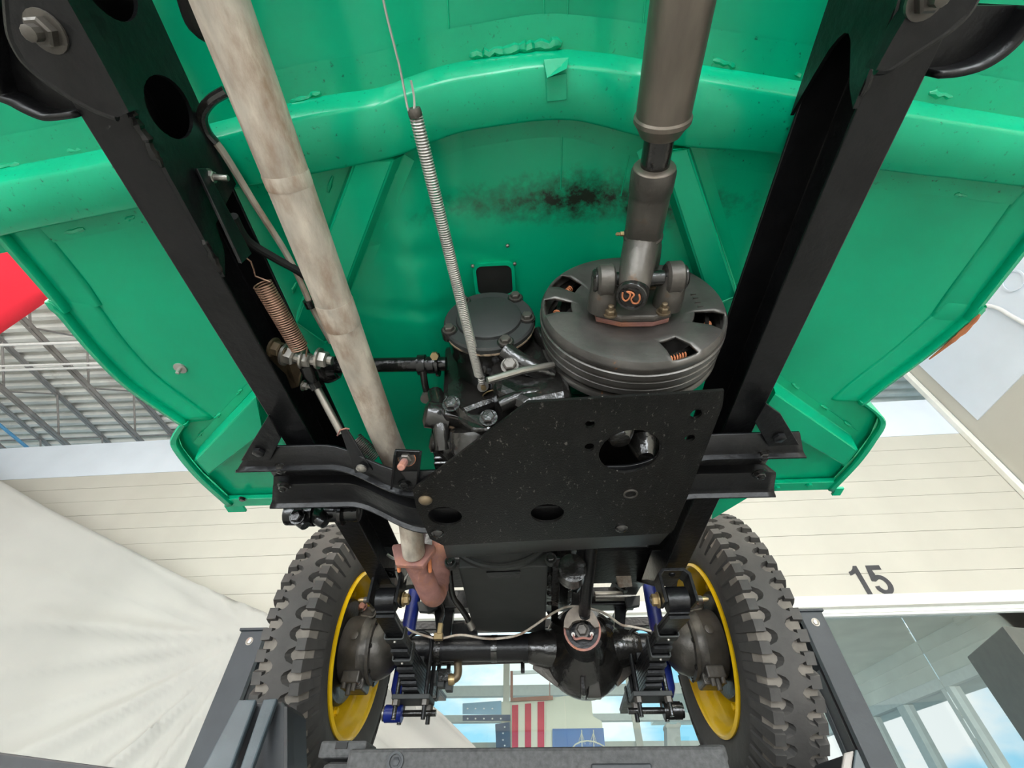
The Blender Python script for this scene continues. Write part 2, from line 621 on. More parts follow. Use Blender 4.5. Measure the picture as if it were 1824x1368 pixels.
# trim under the wall, glazing head
tz = PW(1420, 1085).z
gz = PW(1420, 1098).z
prism('trim_1', [(XL, wally(XL) - 0.03, tz), (XR, wally(XR) - 0.03, tz), (XR, wally(XR) + 0.12, tz), (XL, wally(XL) + 0.12, tz)], (0, 0, soff - tz - 0.001), M['white'], kind='structure')
win = prism('window_1', [(XL, wally(XL) + 0.02, gz), (XR, wally(XR) + 0.02, gz), (XR, wally(XR) + 0.09, gz), (XL, wally(XL) + 0.09, gz)], (0, 0, tz - gz - 0.001), M['framegrey'], kind='structure')
prism('frame_bead', [(XL, wally(XL) + 0.012, gz + 0.018), (XR, wally(XR) + 0.012, gz + 0.018), (XR, wally(XR) + 0.03, gz + 0.018), (XL, wally(XL) + 0.03, gz + 0.018)], (0, 0, 0.012), M['white'], win)
xs = [XL, -4.5, PW(1000, 1170).x, PW(1608, 1087).x, XR]
for a, b_ in zip(xs[:-1], xs[1:]):
    prism('glass_pane', [(a + 0.002, wally(a) + 0.05, FZ + 0.001), (b_ - 0.002, wally(b_) + 0.05, FZ + 0.001), (b_ - 0.002, wally(b_) + 0.058, FZ + 0.001), (a + 0.002, wally(a) + 0.058, FZ + 0.001)], (0, 0, gz - FZ - 0.002), M['glass'], win, bevel=0)
# right wall
wy = wally(XR)
wr_ = box('wall_right', (XR + 0.12, wy / 2 - 3.5, (CZW + FZ) / 2), (0.2, wy + 6.9, CZW - FZ), M['cream'], bevel=0, kind='structure')
box('painted_band', (XR + 0.016, wy / 2 - 3.55, (bandz + CZW) / 2), (0.012, wy + 6.7, CZW - bandz), M['bluegrey'], wr_, bevel=0, label='pale blue upper part of the wall')
tube('surface_conduit', smoothpath([PX(1740, 541, XR - 0.01), PX(1775, 548, XR - 0.01), PX(1800, 562, XR - 0.01), PX(1850, 590, XR - 0.01)]), 0.018, M['pipewhite'], wr_)
ringc = PX(1805, 500, XR - 0.0)
lathe('junction_ring', [(0.10, 0), (0.10, 0.008), (0.085, 0.008), (0.085, 0)], ringc, (-1, 0, 0), M['bluegrey'], wr_, seg=28, closed=True)
tb = PW(1724, 778)
box('trim_2', (XR - 0.02, wy - 0.03, (soff + CZW) / 2), (0.06, 0.05, CZW - soff), M['white'], kind='structure')

# left wall, and the rear wall with its three door openings
box('wall_left', (XL - 0.1, -0.9, (CZW + FZ) / 2), (0.18, 10.3, CZW - FZ), M['cream'], bevel=0, kind='structure')
rw_ = box('wall_rear', ((XL + XR) / 2, -6.15, (2.2 + CZW) / 2), (XR - XL, 0.2, CZW - 2.2), M['cream'], bevel=0, kind='structure')
for a, b_ in ((XL, -5.5), (-2.9, -1.9), (0.7, 1.7), (4.3, XR)):
    box('wall_pier', ((a + b_) / 2, -6.15, (2.2 + FZ) / 2), (b_ - a, 0.2, 2.2 - FZ), M['cream'], rw_, bevel=0)

# ceiling deck with bar joists
dm = MB()
y = -6.0
prof = []
CZ = 4.32
while y < 8.0:
    prof += [(y, CZ + 0.05), (y + 0.05, CZ + 0.05), (y + 0.075, CZ), (y + 0.125, CZ), (y + 0.15, CZ + 0.05)]
    y += 0.15
vs, fs = [], []
for (yy, zz) in prof:
    vs += [(XL, yy, zz), (XR + 5.0, yy, zz)]
for i in range(len(prof) - 1):
    fs.append([2 * i, 2 * i + 1, 2 * i + 3, 2 * i + 2])
ceil = mk('ceiling', vs, fs, M['deck'], smooth=False, kind='structure')
sol = ceil.modifiers.new('t', 'SOLIDIFY')
sol.thickness = 0.004
sol.offset = 1
for jx in (-9.6, -8.5, -7.4, -6.43, -5.35, -4.2):
    bz, tzz = 3.9, CZ - 0.005
    m = MB()
    for sx in (-0.028, 0.028):
        m.add(*g_box((jx + sx, 0.7, bz), (0.045, 13.2, 0.006)))
        m.add(*g_box((jx + sx * 0.4, 0.7, bz + 0.02), (0.006, 13.2, 0.04)))
    j = m.build('bar_joist', M['joist'], ceil, smooth=False)
    m2 = MB()
    for sx in (-0.028, 0.028):
        m2.add(*g_box((jx + sx, 0.7, tzz), (0.045, 13.2, 0.006)))
    m2.build('top_chord', M['joist'], j, smooth=False)
    yy = -5.6
    up = True
    while yy < 7.0:
        tube('web_bar', [(jx, yy, bz if up else tzz), (jx, yy + 0.45, tzz if up else bz)], 0.012, M['joist'], j, seg=6)
        yy += 0.45
        up = not up
for (py, r_) in ((612, 0.016), (650, 0.012), (657.5, 0.014)):
    c = PZ(60, py, 3.85)
    tube('ceiling_conduit', [(XL + 0.05, c.y - 0.05, 3.85), (-1.5, c.y + 0.05, 3.85)], r_, M['pipewhite'], ceil, seg=8, label='white conduit run across the joists')
tube('ceiling_conduit', [PZ(-60, 708, 3.8), PZ(52, 800, 3.8)], 0.02, M['pipeblue'], ceil, seg=8, label='blue conduit run along the joists')

# red banner hanging at the left
bx = -3.0
by = 1.3385
nn = 20
vs, fs = [], []
for i in range(nn + 1):
    yb = by - 1.7 * i / nn
    for z in (1.75, CZ - 0.25):
        vs.append((bx + 0.035 * math.sin(i * 0.9) * (i / nn), yb, z))
for i in range(nn):
    fs.append([2 * i, 2 * i + 1, 2 * i + 3, 2 * i + 2])
ban = mk('hanging_banner', vs, fs, M['red'], label='plain bright red cloth banner hanging from the ceiling at the left', cat='banner')
sol = ban.modifiers.new('t', 'SOLIDIFY')
sol.thickness = 0.003

# ---------------------------------------------------------------- beyond the glass
# porch at the right
pa, pb = PZ(1535, 1195, 1.75), PZ(1720, 1095, 1.75)
pd = (pa - pb)
pd.z = 0
pd.normalize()
pn = Vector((-pd.y, pd.x, 0))
if pn.x > 0:
    pn = -pn


def PC(px, py, off=0.0):
    return PP(px, py, pa + pn * off, pn)


plen = 7.0
w0 = Vector((pb.x, pb.y, 0)) - pd * 1.5
w1 = Vector((pa.x, pa.y, 0)) + pd * 3.5
hz = PC(1640, 1221).z
ml = lambda px, py: PC(px, py)
prism('ceiling_porch', [(2.15, wally(2.15) + 0.21, 1.75), (w0.x, wally(w0.x) + 0.21, 1.75), (w1.x, w1.y, 1.75), (2.15, w1.y, 1.75)], (0, 0, 0.08), M['porch'], bevel=0, kind='structure')
wall_p = prism('wall_porch', [(w0.x, w0.y, hz), (w1.x, w1.y, hz), (w1.x - pn.x * 0.15, w1.y - pn.y * 0.15, hz), (w0.x - pn.x * 0.15, w0.y - pn.y * 0.15, hz)], (0, 0, 1.749 - hz), M['porch'], bevel=0, kind='structure')
for zz in (hz + (1.749 - hz) * 0.36, hz + (1.749 - hz) * 0.66):
    prism('wall_lap', [w0 + pn * 0.0005 + ZA * zz, w1 + pn * 0.0005 + ZA * zz, w1 + pn * 0.008 + ZA * zz, w0 + pn * 0.008 + ZA * zz], (0, 0, 0.012), M['porch'], wall_p, bevel=0)
win2 = prism('window_2', [w0 + pn * 0.02 + ZA * (hz - 0.10), w1 + pn * 0.02 + ZA * (hz - 0.10), w1 - pn * 0.1 + ZA * (hz - 0.10), w0 - pn * 0.1 + ZA * (hz - 0.10)], (0, 0, 0.1), M['framegrey'], bevel=0.004, kind='structure')
mull = [PC(1615, 1275), PC(1698, 1245), PC(1560, 1300)]
for k, p in enumerate(mull):
    c = Vector((p.x, p.y, 0)) - pn * 0.03
    q = [c - pd * 0.07 - pn * 0.05, c + pd * 0.07 - pn * 0.05, c + pd * 0.07 + pn * 0.05, c - pd * 0.07 + pn * 0.05]
    prism('mullion', [v + ZA * FZ for v in q], (0, 0, hz - 0.1 - FZ), M['framegrey'], win2, bevel=0.004)
prism('glass_pane', [w0 - pn * 0.04 + ZA * FZ, w1 - pn * 0.04 + ZA * FZ, w1 - pn * 0.046 + ZA * FZ, w0 - pn * 0.046 + ZA * FZ], (0, 0, hz - 0.1 - FZ), M['glass'], win2, bevel=0)
# beam on the porch ceiling
e0, e1 = PZ(1735, 1097, 1.745), PZ(1790, 1140, 1.745)
prism('trim_3', [PZ(1702, 1110, 1.70), PZ(1728, 1097, 1.70), PZ(1830, 1240, 1.70), PZ(1800, 1260, 1.70)], (0, 0, 0.049), M['porch'], kind='structure')
# reflection of a lift post in the glass, built as a solid block
cz_ = PY(1722, 1170, 3.2).z
c1_, c2_ = PZ(1722, 1170, cz_), PZ(1785, 1115, cz_)
cq = [c1_, c2_, c2_ + Vector((0.5, 0.12, 0)), c1_ + Vector((0.5, 0.12, 0))]
prism('post_reflection', [Vector((v.x, v.y, FZ + 0.001)) for v in cq], (0, 0, cz_ - FZ), M['column'], bevel=0.006, label='grey block at the right edge, built for a lift post reflected in the glass', cat='column')

# window wall straight ahead: reflections in the glass built as solid frames
YB = 7.0
zb = lambda py, px=912: PY(px, py, YB).z
wb_ = box('wall_back', ((-3.4 + 2.1) / 2, YB + 0.05, (FZ + zb(1322)) / 2), (5.5, 0.1, zb(1322) - FZ), M['white'], bevel=0, kind='structure')
win3 = box('reflected_window', (-0.65, YB, zb(1165)), (5.5, 0.12, 0.12), M['framegrey'], bevel=0.004, kind='structure')
for (y0, y1) in ((1222, 1241), (1274, 1287)):
    z0, z1 = zb(y1), zb(y0)
    box('transom', (-0.65, YB, (z0 + z1) / 2), (5.5, 0.1, z1 - z0), M['framegrey'], win3, bevel=0.004)
for px in (735, 902, 1125, 1245):
    c = PY(px, 1240, YB - 0.06)
    box('mullion', (c.x, YB - 0.065, (FZ + zb(1160)) / 2), (0.085, 0.03, zb(1160) - FZ), M['creampost'], win3, bevel=0.003)
for a, b_ in zip((-3.4, PY(902, 1240, YB).x), (PY(902, 1240, YB).x, 2.1)):
    box('glass_pane', ((a + b_) / 2, YB + 0.03, (zb(1165) + zb(1322)) / 2), (b_ - a - 0.02, 0.008, zb(1165) - zb(1322)), M['glass'], win3, bevel=0)

# flags and things reflected in the glass, built as solid behind it
YF = 5.0


def pf(px, py, d=0.0):
    return PY(px, py, YF + d)


def panel(name, pts, mat_, parent=None, d=0.0, th=0.004, **k):
    return prism(name, [pf(x, y, d) for x, y in pts], (0, th, 0), mat_, parent, bevel=0, **k)


hp = panel('display_panel', [(893, 1250), (1052, 1236), (1056, 1275), (1072, 1285), (1082, 1385), (893, 1385)], M['flagcream'], d=0.06, th=0.02, label='cream cloth display panel built for a curtain reflected in the glass below the axle', cat='panel')
fl = panel('striped_flag', [(911, 1252), (971, 1247), (971, 1385), (911, 1385)], M['flagcream'], d=0.03, label='red and cream striped flag hung upright on the cream panel', cat='flag')
for a, b_, t in ((912, 923, 1256), (935, 946, 1253.5), (957.5, 969.5, 1250)):
    panel('red_stripe', [(a, t), (b_, t - 0.7), (b_, 1385), (a, 1385)], M['flagred'], fl, d=0.025, th=0.003)
cn = panel('canton', [(824, 1253), (893, 1248), (893, 1273), (824, 1272)], M['palecanton'], fl, d=0.028, th=0.003, label='washed-out blue star field')
cn2 = panel('canton', [(824, 1274), (909, 1273), (909, 1284), (824, 1284)], M['canton'], fl, d=0.028, th=0.003, label='navy star field strip')
cn3 = panel('canton', [(882, 1290), (908, 1286), (910, 1385), (886, 1385)], M['canton'], fl, d=0.027, th=0.003, label='navy star field fold')


def star(parent, px, py, r=2.2):
    pts = []
    for k in range(10):
        w = PI / 2 + k * PI / 5
        rr = r if k % 2 == 0 else r * 0.42
        pts.append((px + rr * math.cos(w), py - rr * math.sin(w)))
    panel('star', pts, M['starwhite'], parent, d=0.02, th=0.002)


for px in (833, 847, 862, 877):
    star(cn, px, 1262)
for px in (833, 847, 862, 877, 892):
    star(cn2, px, 1280)
for py in (1295, 1306, 1318, 1328):
    star(cn3, 893 + (py % 3) * 3, py)
bf = panel('bridge_flag', [(984, 1298), (1075, 1297), (1082, 1385), (984, 1385)], M['flagblue'], d=0.035, label='blue flag with a pale suspension bridge drawn on it', cat='flag')
mB = MB()


def stroke(pts, w=0.5):
    for (x0, y0), (x1, y1) in zip(pts[:-1], pts[1:]):
        a, b_ = pf(x0, y0, 0.03), pf(x1, y1, 0.03)
        mB.add(*g_tube([a, b_], w / 195.0, 5))


for tx in (1036, 1057):
    stroke([(tx, 1300), (tx + 1, 1340)], 0.9)
    for dx in (-7, -4.5, 4.5, 7):
        stroke([(tx, 1302 + abs(dx) * 0.3), (tx + dx, 1326)], 0.25)
stroke([(1018, 1334), (1025, 1326), (1034, 1321.5), (1046, 1319.5), (1058, 1321), (1070, 1326), (1080, 1332)], 1.1)
mB.build('bridge_drawing', M['flagcream'], bf, smooth=False, label='cream bridge with two towers and cables')
pfm = panel('picture_frame', [(909, 1243), (985, 1239), (985, 1246), (975, 1247), (909, 1249)], M['brown'], d=0.01, th=0.02, label='brown wooden frame hanging above the striped flag', cat='frame')
panel('stile', [(909, 1195), (913.5, 1195), (913.5, 1243), (909, 1243)], M['brown'], pfm, d=0.01, th=0.02)
panel('stile', [(978.5, 1215), (980, 1215), (980, 1240), (978.5, 1240)], M['brown'], pfm, d=0.01, th=0.02)
panel('rail', [(913.5, 1195), (976, 1193), (976, 1198), (913.5, 1201)], M['framegrey'], pfm, d=0.01, th=0.02)
tw = [(1190, 1385), (1188, 1298), (1186, 1294), (1187, 1288), (1192, 1288), (1194, 1290), (1204, 1290), (1206, 1287), (1212, 1287), (1213, 1293), (1211, 1297), (1218, 1385)]
prism('stone_tower', [pf(x, y, 0.4) for x, y in tw], (0, 0.16, 0), M['castle'], bevel=0.002, label='small grey crenellated tower standing behind the glass beside the right wheel', cat='tower')

# tree outside
tb_ = PC(1800, 1330, -6.0)
tbase = Vector((tb_.x, tb_.y, FZ))
tree = empty('tree', tbase, None, 'leafy green tree seen through the porch window at the far right', 'tree')
tube('trunk', [tbase, tbase + Vector((0.05, 0, 1.2)), Vector((tb_.x, tb_.y, tb_.z))], [0.12, 0.1, 0.05], M['bark'], tree, seg=8)
lm = MB()
for k in range(7000):
    w, u = random.uniform(0, 2 * PI), random.gauss(0, 0.5)
    rr = abs(random.gauss(0, 1.0))
    p = Vector((tb_.x + rr * math.cos(w), tb_.y + rr * math.sin(w), tb_.z + 0.25 + u - rr * 0.25))
    s = random.uniform(0.05, 0.10)
    d1 = Vector((random.uniform(-1, 1), random.uniform(-1, 1), random.uniform(-1, 1))).normalized() * s
    d2 = d1.cross(Vector((random.uniform(-1, 1), random.uniform(-1, 1), random.uniform(-1, 1)))).normalized() * s * 0.6
    lm.add([p - d1, p + d2, p + d1, p - d2], [[0, 1, 2, 3]])
lm.build('foliage', M['leaf'], tree, smooth=False, kind='stuff')

# white drape gathered at the left post
YD = 3.3
gth = PY(452, 1128, YD)
outl_top = [(-260, 720), (0, 855), (75, 898), (200, 958), (340, 1030), (480, 1092), (590, 1135), (690, 1178), (785, 1268), (870, 1350), (890, 1420)]
ncol = 280
tops = []
for i in range(ncol + 1):
    t = i / ncol * (len(outl_top) - 1)
    k = min(int(t), len(outl_top) - 2)
    f = t - k
    tops.append((outl_top[k][0] * (1 - f) + outl_top[k + 1][0] * f, outl_top[k][1] * (1 - f) + outl_top[k + 1][1] * f))
nrow = 96
vs, fs = [], []
for (px, py) in tops:
    for j in range(nrow + 1):
        t = j / nrow
        p0 = PY(px, py, YD)
        p = Vector((p0.x, YD, p0.z * (1 - t) + (FZ + 0.01) * t))
        dx, dz_ = p.x - gth.x, p.z - gth.z
        w = math.atan2(dz_, dx)
        rr = math.hypot(dx, dz_)
        amp = 0.14 * min(1, rr / 0.8) * math.exp(-rr / 4.0)
        w = w if w > 0 else w + 2 * PI
        fold = 1.0 * abs(math.sin(w * 8 + 1.1 * math.sin(w * 3) + 0.25 * rr)) ** 0.7 + 0.5 * abs(math.sin(w * 17.3 + 0.6 * math.sin(rr * 1.5))) ** 0.75
        hem = 0.015 * math.exp(-(t * 9) ** 2) * math.cos(t * 60)
        vs.append((p.x, YD + amp * fold * 0.75 + hem + 0.05 * math.sin(rr * 1.2), p.z))
for i in range(ncol):
    for j in range(nrow):
        a = i * (nrow + 1) + j
        fs.append([a, a + 1, a + nrow + 2, a + nrow + 1])
dr = mk('white_drape', vs, fs, M['sheet'], ang=80, label='large white cloth drape gathered beside the left lift post', cat='drape')
sol = dr.modifiers.new('t', 'SOLIDIFY')
sol.thickness = 0.003

# ---------------------------------------------------------------- vehicle lift
lift = empty('vehicle_lift', (0, 1.5, FZ), None, 'dark grey vehicle lift whose posts, chocks and crossbeam carry the green vehicle', 'lift')


def lift_post(xc, yc, zt, side, w=0.13, dep=0.16):
    # C-shaped post, open towards the vehicle
    s = side
    o = [(-s * w / 2, -dep / 2), (s * w / 2, -dep / 2), (s * w / 2, dep / 2), (-s * w / 2, dep / 2), (-s * w / 2, dep / 2 - 0.035), (-s * w / 2 + s * 0.008, dep / 2 - 0.035), (-s * w / 2 + s * 0.008, dep / 2 - 0.008), (s * w / 2 - s * 0.008, dep / 2 - 0.008), (s * w / 2 - s * 0.008, -dep / 2 + 0.008), (-s * w / 2 + s * 0.008, -dep / 2 + 0.008), (-s * w / 2 + s * 0.008, -dep / 2 + 0.03), (-s * w / 2, -dep / 2 + 0.03)]
    p = prism('post', [(xc + a, yc + b, FZ + 0.001) for a, b in o], (0, 0, zt - FZ), M['post'], lift, bevel=0.003)
    box('post_cap', (xc, yc, zt + 0.006), (w + 0.016, dep + 0.016, 0.012), M['post'], p)
    bolt(p, (xc - s * 0.0, yc - dep / 2, zt - 0.045), (0, -1, 0), 0.012, 0.008, M['steel'])
    box('slider', (xc - s * 0.02, yc + 0.02, zt * 0.4), (w * 0.5, dep * 0.5, 0.5), M['dark'], p)
    box('base_plate', (xc, yc, FZ + 0.012), (0.36, 0.4, 0.02), M['post'], p)
    return p


yp = 2.30
rp0, rp1 = PY(1424, 1090, yp - 0.08), PY(1464, 1090, yp - 0.08)
postr = lift_post((rp0.x + rp1.x) / 2, yp, rp0.z, 1, w=rp1.x - rp0.x)
lp0, lp1 = PY(430, 1124, yp - 0.08), PY(474, 1122, yp - 0.08)
postl = lift_post((lp0.x + lp1.x) / 2, yp, lp0.z, -1, w=lp1.x - lp0.x)
# stickers on the left post
for (py0, py1, m_) in ((1296, 1303, 'stickeryellow'), (1303, 1360, 'sticker'), (1360, 1372, 'stickerblue')):
    a = PY(348 - (py0 - 1296) * 0.40, py0, yp - 0.082)
    b_ = PY(348 - (py1 - 1296) * 0.40, py1, yp - 0.082)
    xl = lp0.x
    prism('warning_label', [(xl - 0.002, yp - 0.07, a.z), (xl - 0.002, yp - 0.02, a.z), (xl - 0.002, yp - 0.02, b_.z), (xl - 0.002, yp - 0.07, b_.z)], (-0.002, 0, 0), M[m_], postl, bevel=0)

# crossbeam with rubber pad close to the camera
YCB = 0.95
zc1 = PY(940, 1330, YCB).z
xa, xb = PY(622, 1330, YCB).x, PY(1292, 1334, YCB).x
beam = box('crossbeam', ((xa + xb) / 2, YCB + 0.05, zc1 - 0.06), (xb - xa, 0.10, 0.12), M['pad'], lift, bevel=0.006)
for px, py in ((705, 1357),):
    c = PY(px, py, YCB)
    lathe('recessed_hole', [(0.0135, -0.002), (0.0135, 0.004), (0.010, 0.004), (0.010, -0.002)], c, (0, -1, 0), M['dark'], beam, seg=20, closed=True)
    bolt(beam, c, (0, -1, 0), 0.006, 0.003, M['dark'])
pa0, pa1 = PY(1053, 1361, YCB), PY(1160, 1366, YCB)
box('pad_plate', ((pa0.x + pa1.x) / 2, YCB - 0.003, pa0.z - 0.02), (pa1.x - pa0.x, 0.006, 0.04), M['dark'], beam)
# end blocks
for (x0, x1, yt, yb_, hole) in ((572, 648, 1319, 1350, (600, 618, 1322, 1334)), (1243, 1300, 1326, 1356, (1258, 1266, 1330, 1338))):
    a, c = PY(x0, yt, YCB + 0.03), PY(x1, yb_, YCB + 0.03)
    bl = box('end_block', ((a.x + c.x) / 2, YCB + 0.065, (a.z + c.z) / 2), (c.x - a.x, 0.07, a.z - c.z), M['pad'], lift, bevel=0.004)
    h0, h1 = PY(hole[0], hole[2], YCB + 0.03), PY(hole[1], hole[3], YCB + 0.03)
    box('square_hole_shade', ((h0.x + h1.x) / 2, YCB + 0.0285, (h0.z + h1.z) / 2), (h1.x - h0.x, 0.003, h0.z - h1.z), M['black_void'], bl, bevel=0)  # flat dark plate stands in for the shade inside the hole
    box('foot', ((a.x + c.x) / 2 + (0.01 if x0 < 900 else 0), YCB + 0.06, c.z - 0.05), ((c.x - a.x) * 0.9, 0.08, 0.09), M['pad'], bl, bevel=0.012)


def chock(pts_face, ydepth, name='wheel_chock'):
    p = [Vector(v) for v in pts_face]
    return p


# left wheel chock: two ramp plates with a rib between
YK = 1.02
def kf(px, py, d=0.0):
    return PY(px, py, YK + d)


ck = prism('wheel_chock', [kf(425, 1252), kf(503, 1249), kf(512, 1262), kf(512, 1460), kf(352, 1460)], (0, 0.10, 0), M['dark'], lift, bevel=0.003)
prism('ramp_plate', [kf(428, 1253, -0.004), kf(460, 1252, -0.004), kf(400, 1420, -0.06), kf(342, 1420, -0.06)], (0, -0.012, 0.004), M['ramp'], ck, bevel=0.003)
prism('ramp_plate', [kf(472, 1252, -0.004), kf(497, 1250, -0.004), kf(437, 1420, -0.06), kf(416, 1420, -0.06)], (0, -0.012, 0.004), M['ramp'], ck, bevel=0.003)
prism('side_web', [kf(505, 1258, -0.004), kf(512, 1258, -0.004), kf(513, 1440, -0.05), kf(505, 1440, -0.05)], (0, 0.03, 0), M['dark'], ck, bevel=0.001)
YK = 1.05
ck2 = prism('wheel_chock', [kf(1500, 1346), kf(1521, 1342), kf(1552, 1400), kf(1552, 1460), kf(1488, 1460)], (0, 0.12, 0), M['dark'], lift, bevel=0.003)
prism('ramp_plate', [kf(1521, 1341, -0.004), kf(1526, 1342, -0.004), kf(1560, 1420, -0.02), kf(1510, 1420, -0.02)], (0, -0.01, 0.004), M['ramp'], ck2, bevel=0.003)
prism('ramp_plate', [kf(1501, 1347, -0.004), kf(1519, 1342, -0.004), kf(1508, 1420, -0.02), kf(1488, 1420, -0.02)], (0, -0.01, 0.004), M['joist'], ck2, bevel=0.003)
# lift runway edge at the lower left corner
prism('runway_edge', [PY(-160, 1318, 1.0), PY(0, 1340, 1.0), PY(215, 1369, 1.0), PY(215, 1420, 1.0), PY(-160, 1420, 1.0)], (0, 0.06, 0), M['dark'], lift, bevel=0.003)

# runways under the tyres and the carriage that ties them to the posts
for x0, x1 in ((-0.80, -0.38), (0.36, 0.78)):
    rwy = box('runway', ((x0 + x1) / 2, 1.66, 0.008), (x1 - x0, 1.52, 0.10), M['dark'], lift, bevel=0.004)
    for xe in (x0 + 0.012, x1 - 0.012):
        box('runway_lip', (xe, 1.66, -0.06), (0.018, 1.50, 0.036), M['dark'], rwy)
box('lift_carriage', (0.02, 2.30, -0.10), (rp0.x - lp1.x + 0.02, 0.14, 0.11), M['dark'], lift, bevel=0.004)

# ---------------------------------------------------------------- the vehicle
veh = empty('offroad_vehicle', (-0.02, 0.6, 0.07), None, 'green off-road vehicle raised overhead, black chassis and yellow wheels seen from below', 'vehicle')
XC = -0.02
ZF = 0.60        # underside of the tub floor
RT = 0.556       # top of the frame rails
RB = 0.456       # bottom of the frame rails

# ---- tub
left_px = [(0, 425), (83, 537), (108, 562), (161, 625), (228, 690), (325, 756)]
right_px = [(1824, 452), (1757, 544), (1737, 564), (1660, 628), (1576, 690), (1541, 719)]
jl_px = [(306, 783), (315, 806), (352, 850), (406, 899)]
jr_px = [(1577, 749), (1561, 783), (1530, 825), (1484, 873)]
ZL = 0.585
Lp = [PZ(x, y, ZL) for x, y in left_px]
Rp = [PZ(x, y, ZL) for x, y in right_px]
Lj = [PZ(x, y, ZL) for x, y in jl_px]
Rj = [PZ(x, y, ZL) for x, y in jr_px]
Lall = [Vector((Lp[0].x - 0.02, -0.9, ZL))] + Lp + Lj
Rall = [Vector((Rp[0].x + 0.02, -0.9, ZL))] + Rp + Rj


def edge_x(poly, y):
    for a, b_ in zip(poly[:-1], poly[1:]):
        if a.y <= y <= b_.y:
            t = (y - a.y) / max(1e-6, b_.y - a.y)
            return a.x + (b_.x - a.x) * t
    return poly[-1].x if y > poly[-1].y else poly[0].x


def arch(x, lo=-0.17, hi=0.205, sh=0.09):
    def ss(t):
        t = max(0, min(1, t))
        return t * t * (3 - 2 * t)
    return ss((x - lo) / sh) * ss((hi - x) / sh)


def floor_z(x, y):
    a = arch(x)
    h = 0.055 * a
    d = 0.004 * math.sin(x * 23 + y * 9) * math.sin(y * 17 - x * 6) * (0.35 + a)
    # creases hammered into the cover panel
    for (cx_, cy_, sx_, sl) in ((-0.135, 0.30, 0.07, 0.25), (-0.16, 0.39, 0.07, 0.2), (-0.10, 0.235, 0.06, -0.15)):
        u, v = x - cx_, (y - cy_) - sl * (x - cx_)
        d += 0.006 * math.exp(-(u / sx_) ** 2) * math.exp(-(v / 0.008) ** 2)
    return ZF + h + d


NY, NX = 150, 120
y0f, y1f = -0.9, min(Lj[-1].y, Rj[-1].y)
vs, fs = [], []
hx0, hx1, hy0, hy1 = PZ(845, 480, 0.65).x, PZ(918, 500, 0.65).x, PZ(880, 470, 0.65).y, PZ(880, 530, 0.65).y
for i in range(NY + 1):
    t = i / NY
    y = y0f + (y1f - y0f) * (1 - (1 - t) ** 1.4)
    xl, xr = edge_x(Lall, y) + 0.004, edge_x(Rall, y) - 0.004
    for j in range(NX + 1):
        x = xl + (xr - xl) * j / NX
        vs.append((x, y, floor_z(x, y)))
for i in range(NY):
    for j in range(NX):
        a = i * (NX + 1) + j
        fs.append([a, a + 1, a + NX + 2, a + NX + 1])
tub = mk('body_tub', vs, fs, M['greenfloor'], veh, ang=80, label='green painted body tub floor')
sol = tub.modifiers.new('t', 'SOLIDIFY')
sol.thickness = 0.003
sol.offset = 1

# shifter opening: rounded recess ring with a dark plate for the shade inside
hz_ = 0.648
hc = PZ(881, 500, hz_)
hw, hh = (PZ(916, 500, hz_).x - PZ(847, 500, hz_).x) / 2, (PZ(881, 530, hz_).y - PZ(881, 472, hz_).y) / 2


def rrect(c, hw, hh, r, n=5, z=0.0):
    pts = []
    for (sx, sy, a0) in ((1, 1, 0), (-1, 1, 90), (-1, -1, 180), (1, -1, 270)):
        for k in range(n + 1):
            w = math.radians(a0 + 90 * k / n)
            pts.append(Vector((c.x + sx * (hw - r) + r * math.cos(w), c.y + sy * (hh - r) + r * math.sin(w), c.z + z)))
    return pts


plate('opening_rim', [rrect(hc, hw + 0.002, hh + 0.002, 0.012, z=-0.001), rrect(hc, hw - 0.003, hh - 0.003, 0.010, z=-0.001)], (0, 0, 0.012), M['green'], tub)
plate('opening_shade', [rrect(hc, hw - 0.0025, hh - 0.0025, 0.010, z=0.002)], (0, 0, 0.006), M['black_void'], tub, label='dark plate standing in for the shade inside the opening')
for px, py in ((842, 473), (917, 469), (904, 437)):
    lathe('rivet', [(0.0028, 0), (0.0026, 0.003), (0.001, 0.004)], PZ(px, py, hz_), (0, 0, -1), M['steel'], tub, seg=10)

# side panels and rolled sill lips
for nm, P_, s in (('sill', [Lall[0]] + Lp, 1), ('sill', [Rall[0]] + Rp, -1)):
    m = MB()
    P = smoothpath(P_, 5)
    prof = [(0.0, 0.11), (0.0, 0.006), (0.003 * s, 0.001), (0.010 * s, 0.0), (0.013 * s, 0.004), (0.012 * s, 0.012), (0.050 * s, 0.0165), (0.055 * s, 0.02), (0.055 * s, 0.028), (-0.0, 0.11)]
    vs, fs = [], []
    for p in P:
        for (dx, dz) in prof[:-1]:
            vs.append(Vector((p.x + dx, p.y, ZL - 0.006 + dz)))
    q = len(prof) - 1
    for i in range(len(P) - 1):
        for j in range(q - 1):
            a = i * q + j
            fs.append([a, a + 1, a + q + 1, a + q])
    o = mk(nm, vs, fs, M['green'], tub, ang=60)
    so = o.modifiers.new('t', 'SOLIDIFY')
    so.thickness = 0.002
